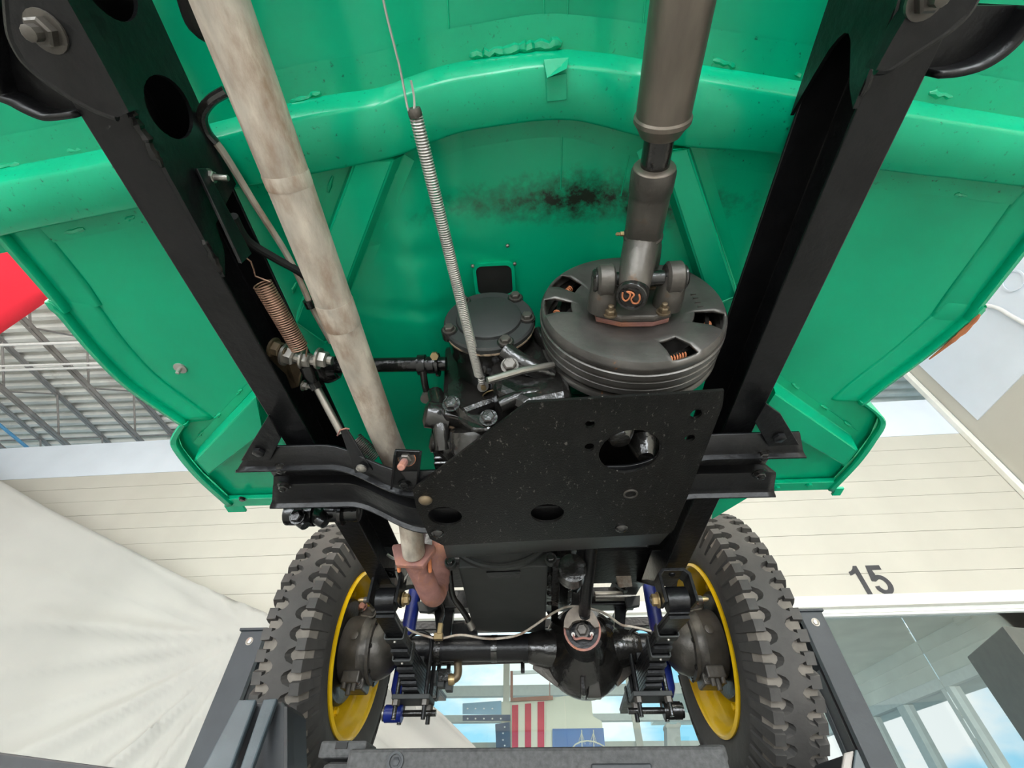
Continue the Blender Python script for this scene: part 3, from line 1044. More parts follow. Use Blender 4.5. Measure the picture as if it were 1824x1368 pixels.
for nm, P_, s in (('cowl_side', [Lp[-1] + Vector((0.0, -0.004, 0))] + Lj, 1), ('cowl_side', [Rp[-1] + Vector((0, -0.004, 0))] + Rj, -1)):
    P = smoothpath(P_, 6)
    vs, fs = [], []
    for p in P:
        for (dx, dz) in ((0, 0.14), (0, 0.0), (0.004 * s, -0.004), (0.014 * s, -0.003), (0.016 * s, 0.004)):
            vs.append(Vector((p.x + dx, p.y - abs(dx) * 0.3, ZL - 0.002 + dz)))
    for i in range(len(P) - 1):
        for j in range(4):
            a = i * 5 + j
            fs.append([a, a + 1, a + 6, a + 5])
    o = mk(nm, vs, fs, M['green'], tub, ang=60)
    so = o.modifiers.new('t', 'SOLIDIFY')
    so.thickness = 0.002
# rust along the right sill seam
tube('sill_rust', smoothpath([PZ(1745, 560, 0.577), PZ(1722, 584, 0.577), PZ(1690, 612, 0.577), PZ(1655, 640, 0.577)], 4), [0.0015, 0.003, 0.004, 0.0035, 0.0045, 0.005, 0.0035, 0.004, 0.003, 0.0025, 0.002, 0.0015, 0.001], M['rustorange'], tub, seg=6, label='orange rust on the sill seam')

# firewall foot flange across the front of the floor
yfl = y1f
for (a, b_) in ((edge_x(Lall, yfl) + 0.005, -0.30), (0.27, edge_x(Rall, yfl) - 0.005)):
    prism('firewall_flange', [(a, yfl - 0.024, ZF - 0.016), (a, yfl - 0.024, ZF - 0.004), (a, yfl + 0.001, ZF - 0.004), (a, yfl + 0.001, ZF + 0.095), (a, yfl + 0.007, ZF + 0.095), (a, yfl + 0.007, ZF - 0.016)], (b_ - a, 0, 0), M['green'], tub, bevel=0.001)
for px, py in ((432, 888), (1441, 863), (1384, 868)):
    bolt(tub, PZ(px, py, ZF - 0.016), (0, 0, -1), 0.006, 0.005, M['green'] if px > 600 else M['castblack'])
for (x0, x1) in ((402, 425), (1462, 1486)):
    a, b_ = PZ(x0, 905, 0.585), PZ(x1, 893, 0.585)
    prism('flange_hook', [Vector((a.x, yfl + 0.005, 0.585)), Vector((b_.x, yfl + 0.005, 0.585)), Vector((b_.x, yfl + 0.03, 0.582)), Vector((a.x, yfl + 0.03, 0.582))], (0, 0, 0.006), M['green'], tub, bevel=0.001)
# inner wing panels visible beside the right rail, ahead of the firewall
prism('fender_apron', [PZ(1268, 925, 0.60), PZ(1335, 885, 0.60), PZ(1290, 870, 0.60), PZ(1270, 880, 0.60)], (0, 0, 0.09), M['green'], tub, bevel=0)
prism('fender_apron', [PZ(560, 905, 0.60), PZ(604, 935, 0.60), PZ(622, 925, 0.60), PZ(600, 890, 0.60)], (0, 0, 0.09), M['green'], tub, bevel=0)


def weld(p0, p1, r=0.004, parent=None, m='green_weld', n=None, name='weld_bead'):
    p0, p1 = Vector(p0), Vector(p1)
    L = (p1 - p0).length
    n = n or max(5, int(L / 0.005))
    pts, rad = [], []
    for i in range(n + 1):
        t = i / n
        pts.append(p0.lerp(p1, t) + Vector((random.uniform(-1, 1), random.uniform(-1, 1), random.uniform(-0.5, 0.5))) * r * 0.3)
        rad.append(r * random.uniform(0.65, 1.25) * (0.5 if i in (0, n) else 1))
    return tube(name, pts, rad, M[m], parent, seg=7)


# cross channel over the frame with the arch over the shaft
rear_px = [(-120, 352), (0, 330), (240, 284), (522, 214), (662, 192), (720, 171), (795, 147), (871, 134), (972, 120), (1078, 127), (1143, 135), (1190, 141), (1249, 148), (1416, 174), (1600, 205), (1824, 240), (1950, 262)]
front_px = [(-120, 445), (0, 420), (245, 370), (553, 310), (697, 280), (763, 255), (818, 236), (874, 226), (956, 215), (1022, 214), (1071, 224), (1143, 243), (1222, 261), (1384, 273), (1575, 303), (1824, 332), (1950, 352)]
ZX = 0.565


def chan_pt(px, py, yline):
    p = PZ(px, py, ZX)
    a = arch(p.x, -0.16, 0.20, 0.07)
    if a > 0:
        q = PZ(px, py, ZX + 0.045 * a)
        return q
    return p


A_ = [chan_pt(x, y, 0) for x, y in rear_px]
B_ = [chan_pt(x, y, 0) for x, y in front_px]
A_ = smoothpath(A_, 4)
B_ = smoothpath(B_, 4)
xs_ = [-0.80 + 1.55 * i / 160 for i in range(161)]


def sample(P, x):
    for a, b_ in zip(P[:-1], P[1:]):
        if a.x <= x <= b_.x:
            return a.lerp(b_, (x - a.x) / max(1e-6, b_.x - a.x))
    return P[0] if x < P[0].x else P[-1]


vs, fs = [], []
for x in xs_:
    a, b_ = sample(A_, x), sample(B_, x)
    a, b_ = Vector((x, a.y, a.z)), Vector((x, b_.y, b_.z))
    fa, fb = floor_z(x, a.y - 0.04), floor_z(x, b_.y + 0.02)
    vs += [Vector((x, a.y - 0.045, fa - 0.0015)), Vector((x, a.y - 0.013, fa - 0.003)), Vector((x, a.y - 0.003, a.z + 0.004)), Vector((x, a.y + 0.002, a.z)), Vector((x, b_.y - 0.002, b_.z)), Vector((x, b_.y + 0.001, b_.z + 0.003)), Vector((x, b_.y + 0.004, fb - 0.003)), Vector((x, b_.y + 0.03, fb - 0.0015))]
for i in range(len(xs_) - 1):
    for j in range(7):
        a = i * 8 + j
        fs.append([a, a + 1, a + 9, a + 8])
chan = mk('cross_channel', vs, fs, M['green_grime'], tub, ang=50, label='green floor channel arched over the shaft')
for (x0, y0, x1, y1) in ((0, 298, 38, 292), (115, 270, 150, 264), (515, 182, 572, 165), (835, 100, 1000, 78), (1268, 106, 1312, 118), (1405, 130, 1432, 136), (1655, 166, 1697, 172), (1800, 186, 1830, 192), (240, 384, 225, 392), (115, 415, 150, 408), (35, 434, 78, 428), (1700, 345, 1720, 349)):
    big = 0.006 if x0 == 835 else 0.0035
    zz = 0.652 if 760 < x0 < 1100 else ZF - 0.001
    weld(PZ(x0, y0, zz), PZ(x1, y1, zz), big, tub)
# drain clip on the arch and small patch plates
c0 = PZ(985, 122, 0.606)
prism('channel_notch', [PZ(972, 138, 0.607), PZ(1010, 130, 0.607), PZ(1010, 178, 0.607), PZ(974, 182, 0.607)], (0, 0, 0.004), M['green_grime'], chan, bevel=0.0008)
prism('notch_lip', [PZ(968, 106, 0.612), PZ(1014, 102, 0.612), PZ(1010, 122, 0.600), PZ(974, 140, 0.600)], (0, 0, 0.003), M['green'], chan, bevel=0.0005)
# seams running back along the tunnel
for (x0, y0, x1, y1) in ((968, -40, 972, 100), (1014, -40, 1010, 78), (1150, -40, 1138, 84), (795, -40, 803, 106), (1002, 240, 999, 340), (1117, 268, 1104, 345)):
    p, q = PZ(x0, y0, 0.65), PZ(x1, y1, 0.65)
    m = []
    for k in range(9):
        r_ = p.lerp(q, k / 8)
        m.append(Vector((r_.x, r_.y, floor_z(r_.x, r_.y) - 0.0004)))
    tube('panel_seam', m, 0.0011, M['green'], tub, seg=5)


def hat(face_px, z=0.565, parent=None, flange=0.016, mm='green', ends=True):
    """box channel standing on the floor: face_px = four corners of its lower face (a0, a1 near end; b1, b0 far end)"""
    F_ = [PZ(x, y, z) for x, y in face_px]
    a0, a1, b1, b0 = F_
    d = ((b0 + b1) - (a0 + a1)).normalized()
    n = d.cross(ZA).normalized()
    if (a0 - a1).dot(n) < 0:
        n = -n
    up = lambda p, k: Vector((p.x, p.y, z)) + n * (0.006 * k) + ZA * (floor_z(p.x, p.y) - z - 0.002)
    fl = lambda p, k: up(p, k) + n * (flange * k) - ZA * 0.0
    vs = [fl(a0, 1), up(a0, 1), a0, a1, up(a1, -1), fl(a1, -1), fl(b0, 1), up(b0, 1), b0, b1, up(b1, -1), fl(b1, -1)]
    fs = [[i, i + 1, i + 7, i + 6] for i in range(5)] + [[1, 2, 3, 4], [10, 9, 8, 7]]
    o = mk('brace_channel', vs, fs, M[mm], parent, smooth=False, bevel=0.002)
    so = o.modifiers.new('t', 'SOLIDIFY')
    so.thickness = 0.0015
    for k in (0.2, 0.55, 0.85):
        p = fl(a0, 1).lerp(fl(b0, 1), k) - ZA * 0.001
        weld(p - d * 0.012, p + d * 0.012, 0.003, o)
    return o


hat([(634, 285), (700, 282), (577, 610), (528, 575)], 0.572, tub)
hat([(1178, 270), (1224, 262), (1312, 528), (1268, 545)], 0.572, tub)
hat([(458, 705), (470, 768), (371, 844), (348, 819)], 0.565, tub)
hat([(1380, 700), (1352, 742), (1503, 829), (1526, 801)], 0.565, tub)
# screw through the left floor
sc = PZ(322, 655, ZF)
lathe('floor_screw_washer', [(0.0115, 0), (0.011, 0.003), (0.004, 0.0035)], sc, (0, 0, -1), M['zinc'], tub, seg=16)
lathe('floor_screw', [(0.0035, 0), (0.0035, 0.014), (0.002, 0.015)], sc, (0.1, 0.05, -1), M['zinc'], tub, seg=10)
# rear torque box: underside edge of the seat riser seen as a line at the left
# ---- frame rails
fr_x = {'l': (-0.395, 1), 'r': (0.352, -1)}
rails = {}
for key, (xo, s) in fr_x.items():
    t = 0.004
    w = 0.047
    # C section, open towards the middle: web outside, flanges inwards
    o = [(0, RB), (w, RB), (w, RB + t), (t, RB + t), (t, RT - t), (w, RT - t), (w, RT), (0, RT)]
    pts = [(xo + s * a, -0.9, z) for a, z in o]
    sec = [(-0.9, 0.0), (1.07, 0.0), (1.16, 0.018), (1.38, 0.125), (1.50, 0.155), (2.0, 0.21)]
    rv, rf = [], []
    for (yy, dz) in sec:
        rv += [Vector((p[0], yy, p[2] + dz)) for p in pts]
    for i in range(len(sec) - 1):
        for j in range(8):
            j2 = (j + 1) % 8
            rf.append([8 * i + j, 8 * i + j2, 8 * i + 8 + j2, 8 * i + 8 + j])
    rf += [list(range(8))[::-1], [8 * (len(sec) - 1) + j for j in range(8)]]
    rail = mk('frame_rail', rv, rf, M['black'], veh, smooth=False, bevel=0.0015, label='black painted steel chassis rail')
    rails[key] = rail

# boxing plates with oval holes on the inner side
xi = -0.395 + 0.047


def onplate(px, py, x=xi):
    return PX(px, py, x)


ov = []
for cy_, hh_, in ((0.076, 0.027), (-0.018, 0.028)):
    ov.append(circle((xi, cy_, 0.506), YA, ZA, hh_, 0.033, 28))
outl = [Vector((xi, -0.9, RB)), Vector((xi, 0.235, RB)), Vector((xi, 0.215, RB + 0.02)), Vector((xi, 0.185, RB + 0.03)), Vector((xi, 0.165, RT)), Vector((xi, -0.9, RT))]
bp = plate('boxing_plate', [outl] + ov, (0.004, 0, 0), M['black'], rails['l'])
weld((xi + 0.001, 0.045, RB), (xi + 0.001, 0.115, RB), 0.0048, bp, 'black_gloss', n=18)
weld((xi + 0.001, 0.19, RB + 0.002), (xi + 0.001, 0.232, RB + 0.002), 0.0045, bp, 'black_gloss', n=9)
lathe('oval_rim', [(0.0335, 0), (0.0335, 0.0045), (0.0325, 0.0045), (0.0325, 0)], (xi, 0.075, 0.506), (1, 0, 0), M['black'], bp, seg=4) if False else None
xr_ = 0.352 - 0.047
sl0 = PX(1500, 92, xr_)
outr = [Vector((xr_, -0.9, RB)), Vector((xr_, 0.10, RB)), Vector((xr_, 0.085, RB + 0.018)), Vector((xr_, 0.064, RB + 0.034)), Vector((xr_, 0.055, RB + 0.041)), Vector((xr_, 0.0505, RB + 0.048)), Vector((xr_, 0.0505, RB + 0.055)), Vector((xr_, 0.055, RB + 0.062)), Vector((xr_, 0.064, RB + 0.070)), Vector((xr_, 0.085, RB + 0.081)), Vector((xr_, 0.125, RT)), Vector((xr_, -0.9, RT))]
bpr = plate('boxing_plate', [outr], (-0.004, 0, 0), M['black'], rails['r'])
weld((xr_ - 0.001, 0.0, RB), (xr_ - 0.001, 0.09, RB), 0.003, bpr, 'black_gloss', n=18)

# small bracket bolted to the left boxing plate with stud
bk = prism('spring_bracket', [PX(345, 300, xi + 0.006), PX(362, 300, xi + 0.006), PX(443, 452, xi + 0.03), PX(425, 470, xi + 0.03)], (0.004, 0, 0), M['black'], rails['l'], bevel=0.001)
bolt(bk, PX(372, 315, xi + 0.008), (1, 0.1, -0.05), 0.006, 0.006, M['steel'], stud=0.014)


# ---- rear spring hangers below the rails, close to the camera
def rear_hanger(key, mirror):
    rail = rails[key]
    if not mirror:
        outline = [(108, -60), (120, 0), (174, 96), (230, 200), (209, 209), (170, 195), (126, 171), (80, 140), (45, 108), (26, 75), (19, 50), (15, 0), (12, -60)]
        bxy = (84, 56)
        shell = [(-30, -10), (0, 152), (40, 185), (85, 207), (112, 210), (152, 205)]
    else:
        outline = [(1640, -60), (1620, 20), (1590, 70), (1560, 125), (1585, 122), (1630, 92), (1680, 60), (1720, 25), (1745, -20), (1760, -60)]
        bxy = (1650, -5)
        shell = [(1830, 10), (1790, 70), (1745, 105), (1700, 120), (1660, 124)]
    zp = 0.440
    P = [PZ(x, y, zp) for x, y in outline]
    h = plate('spring_hanger', [P], (0, 0, 0.015), M['black'], veh, label='black rear spring hanger plate')
    # rolled edge following the lower outline
    tube('rolled_edge', smoothpath([PZ(x, y, zp + 0.004) for x, y in (outline[4:-1] if not mirror else outline[3:-1])], 4), 0.0035, M['black'], h, seg=8)
    b0 = PZ(bxy[0], bxy[1], zp)
    bolt(h, b0, (0, 0, -1), 0.0095, 0.009, M['cast'], washer=False, stud=0.009, label='worn steel hanger nut')
    lathe('hanger_washer', [(0.0145, -0.001), (0.0145, 0.002)], b0, (0, 0, -1), M['cast'], h, seg=20)
    # rounded shell behind the plate
    zs = 0.462
    e = [PZ(x, y, zs) for x, y in shell]
    e = smoothpath(e, 5)
    vs, fs = [], []
    for p in e:
        vs += [p + Vector((0, 0, -0.012)), p, p + Vector((0, 0, 0.05))]
    for i in range(len(e) - 1):
        for j in range(2):
            a = i * 3 + j
            fs.append([a, a + 1, a + 4, a + 3])
    o = mk('hanger_shell', vs, fs, M['black'], h, ang=60)
    so = o.modifiers.new('t', 'SOLIDIFY')
    so.thickness = 0.005
    prism('shell_floor', [PZ(x, y, zs + 0.01) for x, y in (shell + ([(150, 190), (40, 40)] if not mirror else [(1600, 118), (1700, 10)]))], (0, 0, 0.01), M['black'], h, bevel=0)
    return h


rear_hanger('l', False)
rear_hanger('r', True)

# ---- transmission crossmember, dropped in the middle
ZM = 0.435
DIP = 0.054


def drop(x):
    def ss(t):
        t = max(0, min(1, t))
        return t * t * (3 - 2 * t)
    return DIP * ss((x + 0.325) / 0.15) * ss((0.285 - x) / 0.15)


xl_, xr2 = -0.478, 0.433
n = 70
prof = [(0.515, 0.0), (0.556, 0.0), (0.560, -0.002), (0.5615, -0.010), (0.5645, -0.010), (0.567, 0.018), (0.615, 0.018), (0.6165, 0.002), (0.620, 0.0), (0.660, -0.001), (0.666, -0.004), (0.669, -0.011), (0.672, -0.011), (0.673, 0.010)]


def xm_ends(y):
    """slanted ends of the two flanges, web cut back between them"""
    if y < 0.566:
        return xl_ + (0.5645 - y) * 0.9, xr2 - (0.5645 - y) * 0.5
    if y < 0.6155:
        return xl_ + 0.03, xr2 - 0.035
    return xl_ + 0.010 + (0.673 - y) * 0.45, xr2 - 0.010 - (0.673 - y) * 0.25


vs, fs = [], []
for i in range(n + 1):
    for (y, dz) in prof:
        e0, e1 = xm_ends(y)
        x = e0 + (e1 - e0) * i / n
        vs.append((x, y + 0.008 * (x + 0.478) / 0.91, ZM - drop(x) + dz))
q = len(prof)
for i in range(n):
    for j in range(q - 1):
        a = i * q + j
        fs.append([a, a + 1, a + q + 1, a + q])
xm = mk('transmission_crossmember', vs, fs, M['black'], veh, ang=40, label='black dropped crossmember under the gearbox')
so = xm.modifiers.new('t', 'SOLIDIFY')
so.thickness = 0.004
so.offset = -1
for poly, bp_ in (([(429, 821), (478, 740), (500, 781), (481, 820)], (462, 803)), ([(1365, 719), (1391, 738), (1424, 793), (1369, 795), (1345, 752)], (1387, 777))):
    g = prism('gusset_plate', [PZ(x, y, ZM - 0.0045) for x, y in poly], (0, 0, 0.004), M['black'], xm, bevel=0.0008)
    bolt(g, PZ(bp_[0], bp_[1], ZM - 0.0045), (0, 0, -1), 0.0085, 0.006, M['black'], washer=False)
for px, py in ((507, 865), (1352, 843), (502, 832), (1358, 809)):
    bolt(xm, PZ(px, py, ZM), (0, 0, -1), 0.008, 0.007, M['castblack'], stud=0.004)

# clamp bracket holding the exhaust, with rusty nut
zb_ = 0.385
cb = prism('clamp_bracket', [PZ(703, 803, zb_), PZ(748, 805, zb_), PZ(742, 868, zb_ - 0.004), PZ(697, 864, zb_ - 0.004)], (0, 0, 0.004), M['black'], xm, bevel=0.0008)
for a, b_ in (((748, 803), (741, 868)), ((703, 803), (697, 864))):
    p, q_ = PZ(*a, zb_), PZ(*b_, zb_ - 0.004)
    prism('bracket_side', [p, q_, q_ + Vector((0.003, 0, 0)), p + Vector((0.003, 0, 0))], (0, 0, -0.008), M['black'], cb, bevel=0)
nb_ = PZ(725, 815, zb_)
g_bolt(nb_, (-0.05, -0.35, -0.8), 0.0085, 0.009, True, 0.017).build('clamp_nut', M['cast'], cb, label='nut with rusty stud')
lathe('rusty_washer', [(0.013, 0), (0.013, 0.002)], nb_, (-0.05, -0.35, -0.8), M['rustorange'], cb, seg=18)
lathe('stud_tip', [(0.0055, 0.012), (0.0055, 0.0275), (0.004, 0.029)], nb_, (-0.05, -0.35, -0.8), M['rust'], cb, seg=10)
bolt(cb, PZ(721, 861, zb_ - 0.004), (0, 0, -1), 0.007, 0.005, M['black_gloss'])

# ---- skid plate
ZS = 0.362
sk_px = [(735, 872), (940, 717), (1200, 702), (1290, 696), (1287, 724), (1226, 882), (1200, 944), (1192, 950), (790, 972), (766, 960), (741, 903)]


def SK(px, py, z=ZS):
    return PZ(px, py, z)


def hole(px, py, rx, ry=None, n=24):
    c = SK(px, py)
    e = SK(px + rx, py)
    R = (e - c).length
    Ry = (SK(px, py + ry) - c).length if ry else R
    return circle(c, XA, YA, R, Ry, n), c, R


holes = []
for a in ((1121, 806, 54, 36), (1051, 756, 9, 7), (1050, 797, 9, 7), (1240, 738, 10, 8), (1229, 781, 9, 6), (975, 915, 30, 16), (793, 920, 30, 16)):
    holes.append(hole(*a)[0])
skid = plate('skid_plate', [[SK(*p) for p in sk_px]] + holes, (0, 0, 0.004), M['black_skid'], veh, label='speckled black steel skid plate with round holes')
# bent-up front strip and top strip
A0 = [SK(766, 960), SK(790, 972), SK(1192, 950), SK(1200, 944)]
fA = [SK(741, 903)]
lip0, lip1 = SK(790, 972), SK(1192, 950)
m = MB()
rows = []
for k in range(7):
    t = k / 6
    z = ZS + 0.085 * t ** 1.3
    l = PZ(790 + (796 - 790) * t, 972 + (994 - 972) * t, z)
    r_ = PZ(1192 + (1174 - 1192) * t, 950 + (970 - 950) * t, z)
    rows.append((l, r_))
vs = [p for r_ in rows for p in r_] + [p + Vector((0, -0.002, 0.004)) for r_ in rows for p in r_]
fs = []
k2 = len(rows) * 2
for i in range(len(rows) - 1):
    fs.append([2 * i, 2 * i + 1, 2 * i + 3, 2 * i + 2])
    fs.append([k2 + 2 * i, k2 + 2 * i + 2, k2 + 2 * i + 3, k2 + 2 * i + 1])
fs.append([k2 - 2, k2 - 1, 2 * k2 - 1, 2 * k2 - 2])
mk('bent_edge', vs, fs, M['black_skid'], skid, ang=60)
for (px, py, m_) in ((758, 890, 'dirtybrass'), (780, 949, 'castblack'), (1107, 940, 'castblack')):
    c = SK(px, py)
    lathe('dome_bolt', [(0.0105, 0), (0.0105, 0.002), (0.0085, 0.0045), (0.005, 0.0065), (0.001, 0.007)], c, (0, 0, -1), M[m_], skid, seg=16)
c = SK(1123, 879)
lathe('plug_ring', [(0.0105, 0.0), (0.0105, 0.002), (0.0085, 0.002), (0.0085, 0.0)], c, (0, 0, -1), M['cast'], skid, seg=20, closed=True)
lathe('plug', [(0.0083, -0.001), (0.0083, 0.0005)], c, (0, 0, -1), M['black_skid'], skid, seg=20)

# ---- exhaust
XE, ZE = -0.232, 0.462
tr = 0.0222
path = [(XE - 0.002, -0.9, ZE), (XE, 0.0, ZE), (XE, 0.25, ZE), (XE, 0.50, ZE)]
lo_ = PY(737, 985, 0.83)
ex = tube('exhaust_pipe', smoothpath([Vector(p) for p in path] + [Vector((XE + 0.004, 0.66, ZE - 0.004)), Vector((lo_.x, 0.83, lo_.z))], 8), tr, M['exhaust'], veh, seg=28, label='dusty grey exhaust pipe')
lathe('weld_collar', [(tr + 0.0002, 0), (tr + 0.0006, 0.003), (tr + 0.0006, 0.034), (tr + 0.0002, 0.037)], (XE, 0.275, ZE), (0, 1, 0), M['exhaust'], ex, seg=28)
lathe('weld_collar', [(tr + 0.0002, 0), (tr + 0.0005, 0.002), (tr + 0.0005, 0.012), (tr + 0.0002, 0.014)], (XE, 0.128, ZE), (0, 1, 0), M['exhaust'], ex, seg=28)
# flange and reddish downpipe
fc_ = Vector((lo_.x - 0.004, 0.832, lo_.z))
fd = Vector((0.05, 1, -0.10)).normalized()
fx = XA
fz = fd.cross(fx).normalized()
fo_ = []
for (u, v) in ((-0.045, -0.016), (-0.028, 0.024), (0.026, 0.027), (0.045, -0.008), (0.043, -0.018), (0.0, -0.027), (-0.043, -0.022)):
    fo_.append(fc_ + fx * u - fz * (-v))
dp = prism('exhaust_flange', fo_, fd * 0.012, M['rust'], ex, bevel=0.002, label='pinkish rusty flange')
for (u, v) in ((-0.034, -0.010), (0.030, -0.008)):
    p = fc_ + fx * u + fz * v + fd * 0.013
    g_bolt(p, fd * 0.6 + Vector((0, 0, -0.5)), 0.007, 0.008, False, 0.028).build('flange_bolt', M['rustorange'], ex, label='orange rusted flange bolt')
d0 = fc_ + fd * 0.01
pts = smoothpath([d0, d0 + Vector((0.008, 0.07, -0.010)), d0 + Vector((0.013, 0.135, -0.018)), d0 + Vector((0.015, 0.18, -0.004)), d0 + Vector((0.016, 0.20, 0.035)), d0 + Vector((0.012, 0.205, 0.09)), d0 + Vector((0.006, 0.205, 0.18))], 8)
rad = [0.0235 + 0.001 * math.sin(i * 2.2) * (1 if i > 26 else 0) for i in range(len(pts))]
tube('down_pipe', pts, rad, M['rust'], ex, seg=24, label='pinkish rusty down pipe elbow')

def interp0(vals, n):
    out = []
    for i in range(n):
        t = i / (n - 1) * (len(vals) - 1)
        k = min(int(t), len(vals) - 2)
        out.append(vals[k] * (1 - (t - k)) + vals[k + 1] * (t - k))
    return out


# ---- rear propeller shaft
ps = Vector((0.150, 0.30, 0.535))
pdir = Vector((0.060, 0.971, 0.205)).normalized()
e_top = PP(1216, 0, ps, pdir.cross(XA).cross(pdir).normalized() if False else Vector((0, -pdir.z, pdir.y)))
e_top = Vector((e_top.x, e_top.y, e_top.z))
e_bot = PP(1136, 475, ps, Vector((0, -pdir.z, pdir.y)))
sd = (e_bot - e_top).normalized()


def onshaft(px, py):
    """point of the shaft axis seen nearest to this pixel row"""
    r = ray(px, py).normalized()
    w = e_top
    a, b_, c = sd.dot(sd), sd.dot(r), r.dot(r)
    dd, ee = sd.dot(w), r.dot(w)
    den = a * c - b_ * b_
    return w + sd * ((b_ * ee - c * dd) / den)


def tpos(px, py):
    return (onshaft(px, py) - e_top).dot(sd)


t0, t1, t2, t3, t4, t5 = -0.6, tpos(1183, 205), tpos(1180, 235), tpos(1168, 310), tpos(1150, 430), tpos(1142, 462)
R1 = 0.0262
pshaft = lathe('propeller_shaft', [(R1, t0), (R1, t1 - 0.001), (R1 + 0.0018, t1 + 0.001), (R1 + 0.0018, t1 + 0.005), (R1 - 0.002, t1 + 0.010), (R1 - 0.006, t2 + 0.002)], e_top, sd, M['shaft'], veh, seg=36, label='bare steel rear propeller shaft')
lathe('slip_shaft', [(0.0152, t2 - 0.004), (0.0152, t3 + 0.01)], e_top, sd, M['castblack'], pshaft, seg=24)
tc_ = t3 - 0.008
dl = t5 - tc_
lathe('slip_yoke', [(0.016, tc_), (0.0225, tc_ + 0.001), (0.0240, tc_ + 0.005), (0.0240, tc_ + 0.026), (0.0228, tc_ + 0.028), (0.0228, tc_ + 0.032), (0.0225, t4 - 0.012), (0.0240, t4 - 0.010), (0.0240, t4 - 0.007), (0.0232, t4 - 0.005), (0.0225, t4 + 0.004), (0.019, t4 + 0.010)], e_top, sd, M['cast'], pshaft, seg=30)
lathe('dust_cap', [(0.0165, tc_ - 0.002), (0.0215, tc_ - 0.0005), (0.0225, tc_ + 0.0006)], e_top, sd, M['shaft'], pshaft, seg=30)
gpt = e_top + sd * (t4 - 0.012) - XA * 0.024
lathe('grease_nipple', [(0.003, 0), (0.003, 0.004), (0.002, 0.005), (0.0025, 0.008), (0.001, 0.010)], gpt, (-1, 0, 0), M['brass'], pshaft, seg=8)
# universal joint: shaft yoke with one ear towards the camera
uj = PY(1139, 497, 0.287)
low = (PY(1116, 527, 0.262) - uj)
low = (low - sd * (low.dot(sd) * 0.6)).normalized()
yb_ = e_top + sd * (t4 + 0.002)
for s_ in (1, -1):
    tip = uj + low * (0.030 * s_)
    m = MB()
    m.add(*g_tube(smoothpath([yb_ - sd * 0.004, yb_.lerp(tip, 0.35) + low * 0.008 * s_, yb_.lerp(tip, 0.75) + low * 0.006 * s_, tip + sd * 0.002], 4), interp0([0.0228, 0.0215, 0.0195, 0.017], 13), 20))
    m.build('yoke_ear', M['cast'], pshaft)
cap = lathe('bearing_cap', [(0.0185, -0.010), (0.0190, -0.004), (0.0190, 0.004), (0.0178, 0.0062), (0.0150, 0.0066), (0.0142, 0.0048), (0.001, 0.0044)], uj + low * 0.040, low, M['castblack'], pshaft, seg=32)
# snap ring seen as a copper coloured curl in the cap
cc_ = uj + low * 0.0462
u_ = XA
u_ = (u_ - low * u_.dot(low)).normalized()
v_ = u_.cross(low).normalized()
if v_.z < 0:
    v_ = -v_
cur = [(-0.35, 0.45), (-0.05, 0.5), (-0.1, 0.1), (-0.3, -0.25), (-0.62, -0.2), (-0.8, 0.25)]
cur = [(-0.85, 0.35), (-0.78, -0.25), (-0.45, -0.5), (-0.15, -0.15), (-0.12, 0.35), (-0.45, 0.5), (0.0, 0.52), (0.25, 0.3), (0.05, -0.2), (0.3, -0.6), (0.7, -0.5), (0.85, 0.0), (0.7, 0.45)]
tube('snap_ring', smoothpath([cc_ + u_ * (a * 0.0125) + v_ * (b * 0.0125) for a, b in cur], 4), 0.0011, M['rustorange'], pshaft, seg=6, label='copper coloured snap ring')
lathe('joint_cross', [(0.010, -0.046), (0.010, 0.046)], uj, XA, M['castblack'], pshaft, seg=14)

# ---- parking brake drum on the transfer case output
DY = 0.330
dl_, dr_, dt_, db_ = PY(968, 570, DY), PY(1303, 560, DY), PY(1140, 462, DY), PY(1130, 648, DY)
dc = Vector(((dl_.x + dr_.x) / 2, DY, (dt_.z + db_.z) / 2))
RD = (dr_.x - dl_.x) / 2
ta = Vector((0.02, 1, 0.05)).normalized()      # drum axis, forward
dprof = [(0.030, 0.016), (0.056, 0.0155), (0.066, 0.012), (0.082, 0.004), (RD * 0.86, 0.0), (RD * 0.965, 0.0015), (RD * 0.985, 0.006), (RD * 0.985, 0.012), (RD * 0.965, 0.015), (RD * 1.0, 0.018), (RD * 1.0, 0.022), (RD * 0.945, 0.026), (RD * 0.945, 0.028), (RD * 0.995, 0.031), (RD * 0.995, 0.035), (RD * 0.94, 0.039), (RD * 0.94, 0.041), (RD * 0.99, 0.044), (RD * 0.99, 0.048), (RD * 0.93, 0.053), (RD * 0.93, 0.060)]
# web with window slots: sectors cut out of the face near the rim
seg = 120
vs, fs = [], []
d_, a_, b2_ = frame_of(ta)
if b2_.z < 0:
    b2_ = -b2_
a_ = XA
b2_ = ta.cross(XA).normalized()
if b2_.z < 0:
    b2_ = -b2_
win_ang = [(math.degrees(math.atan2(PY(x, y, DY).z - dc.z, PY(x, y, DY).x - dc.x)) % 360) for x, y in ((1008, 508), (1002, 548), (1195, 603), (1268, 568), (1010, 480))][:4]
for r, h in dprof:
    for k in range(seg):
        w = 2 * PI * k / seg
        vs.append(dc + ta * h + (a_ * math.cos(w) + b2_ * math.sin(w)) * r)
for i in range(len(dprof) - 1):
    for k in range(seg):
        ang_ = (k + 0.5) / seg * 360
        iswin = any(abs((ang_ - w + 180) % 360 - 180) < 9.2 for w in win_ang)
        if iswin and i in (3, 4):
            continue
        k2 = (k + 1) % seg
        fs.append([i * seg + k, i * seg + k2, (i + 1) * seg + k2, (i + 1) * seg + k])
drum = mk('brake_drum', vs, fs, M['drum'], veh, ang=40, label='worn grooved parking brake drum')
so = drum.modifiers.new('t', 'SOLIDIFY')
so.thickness = 0.004
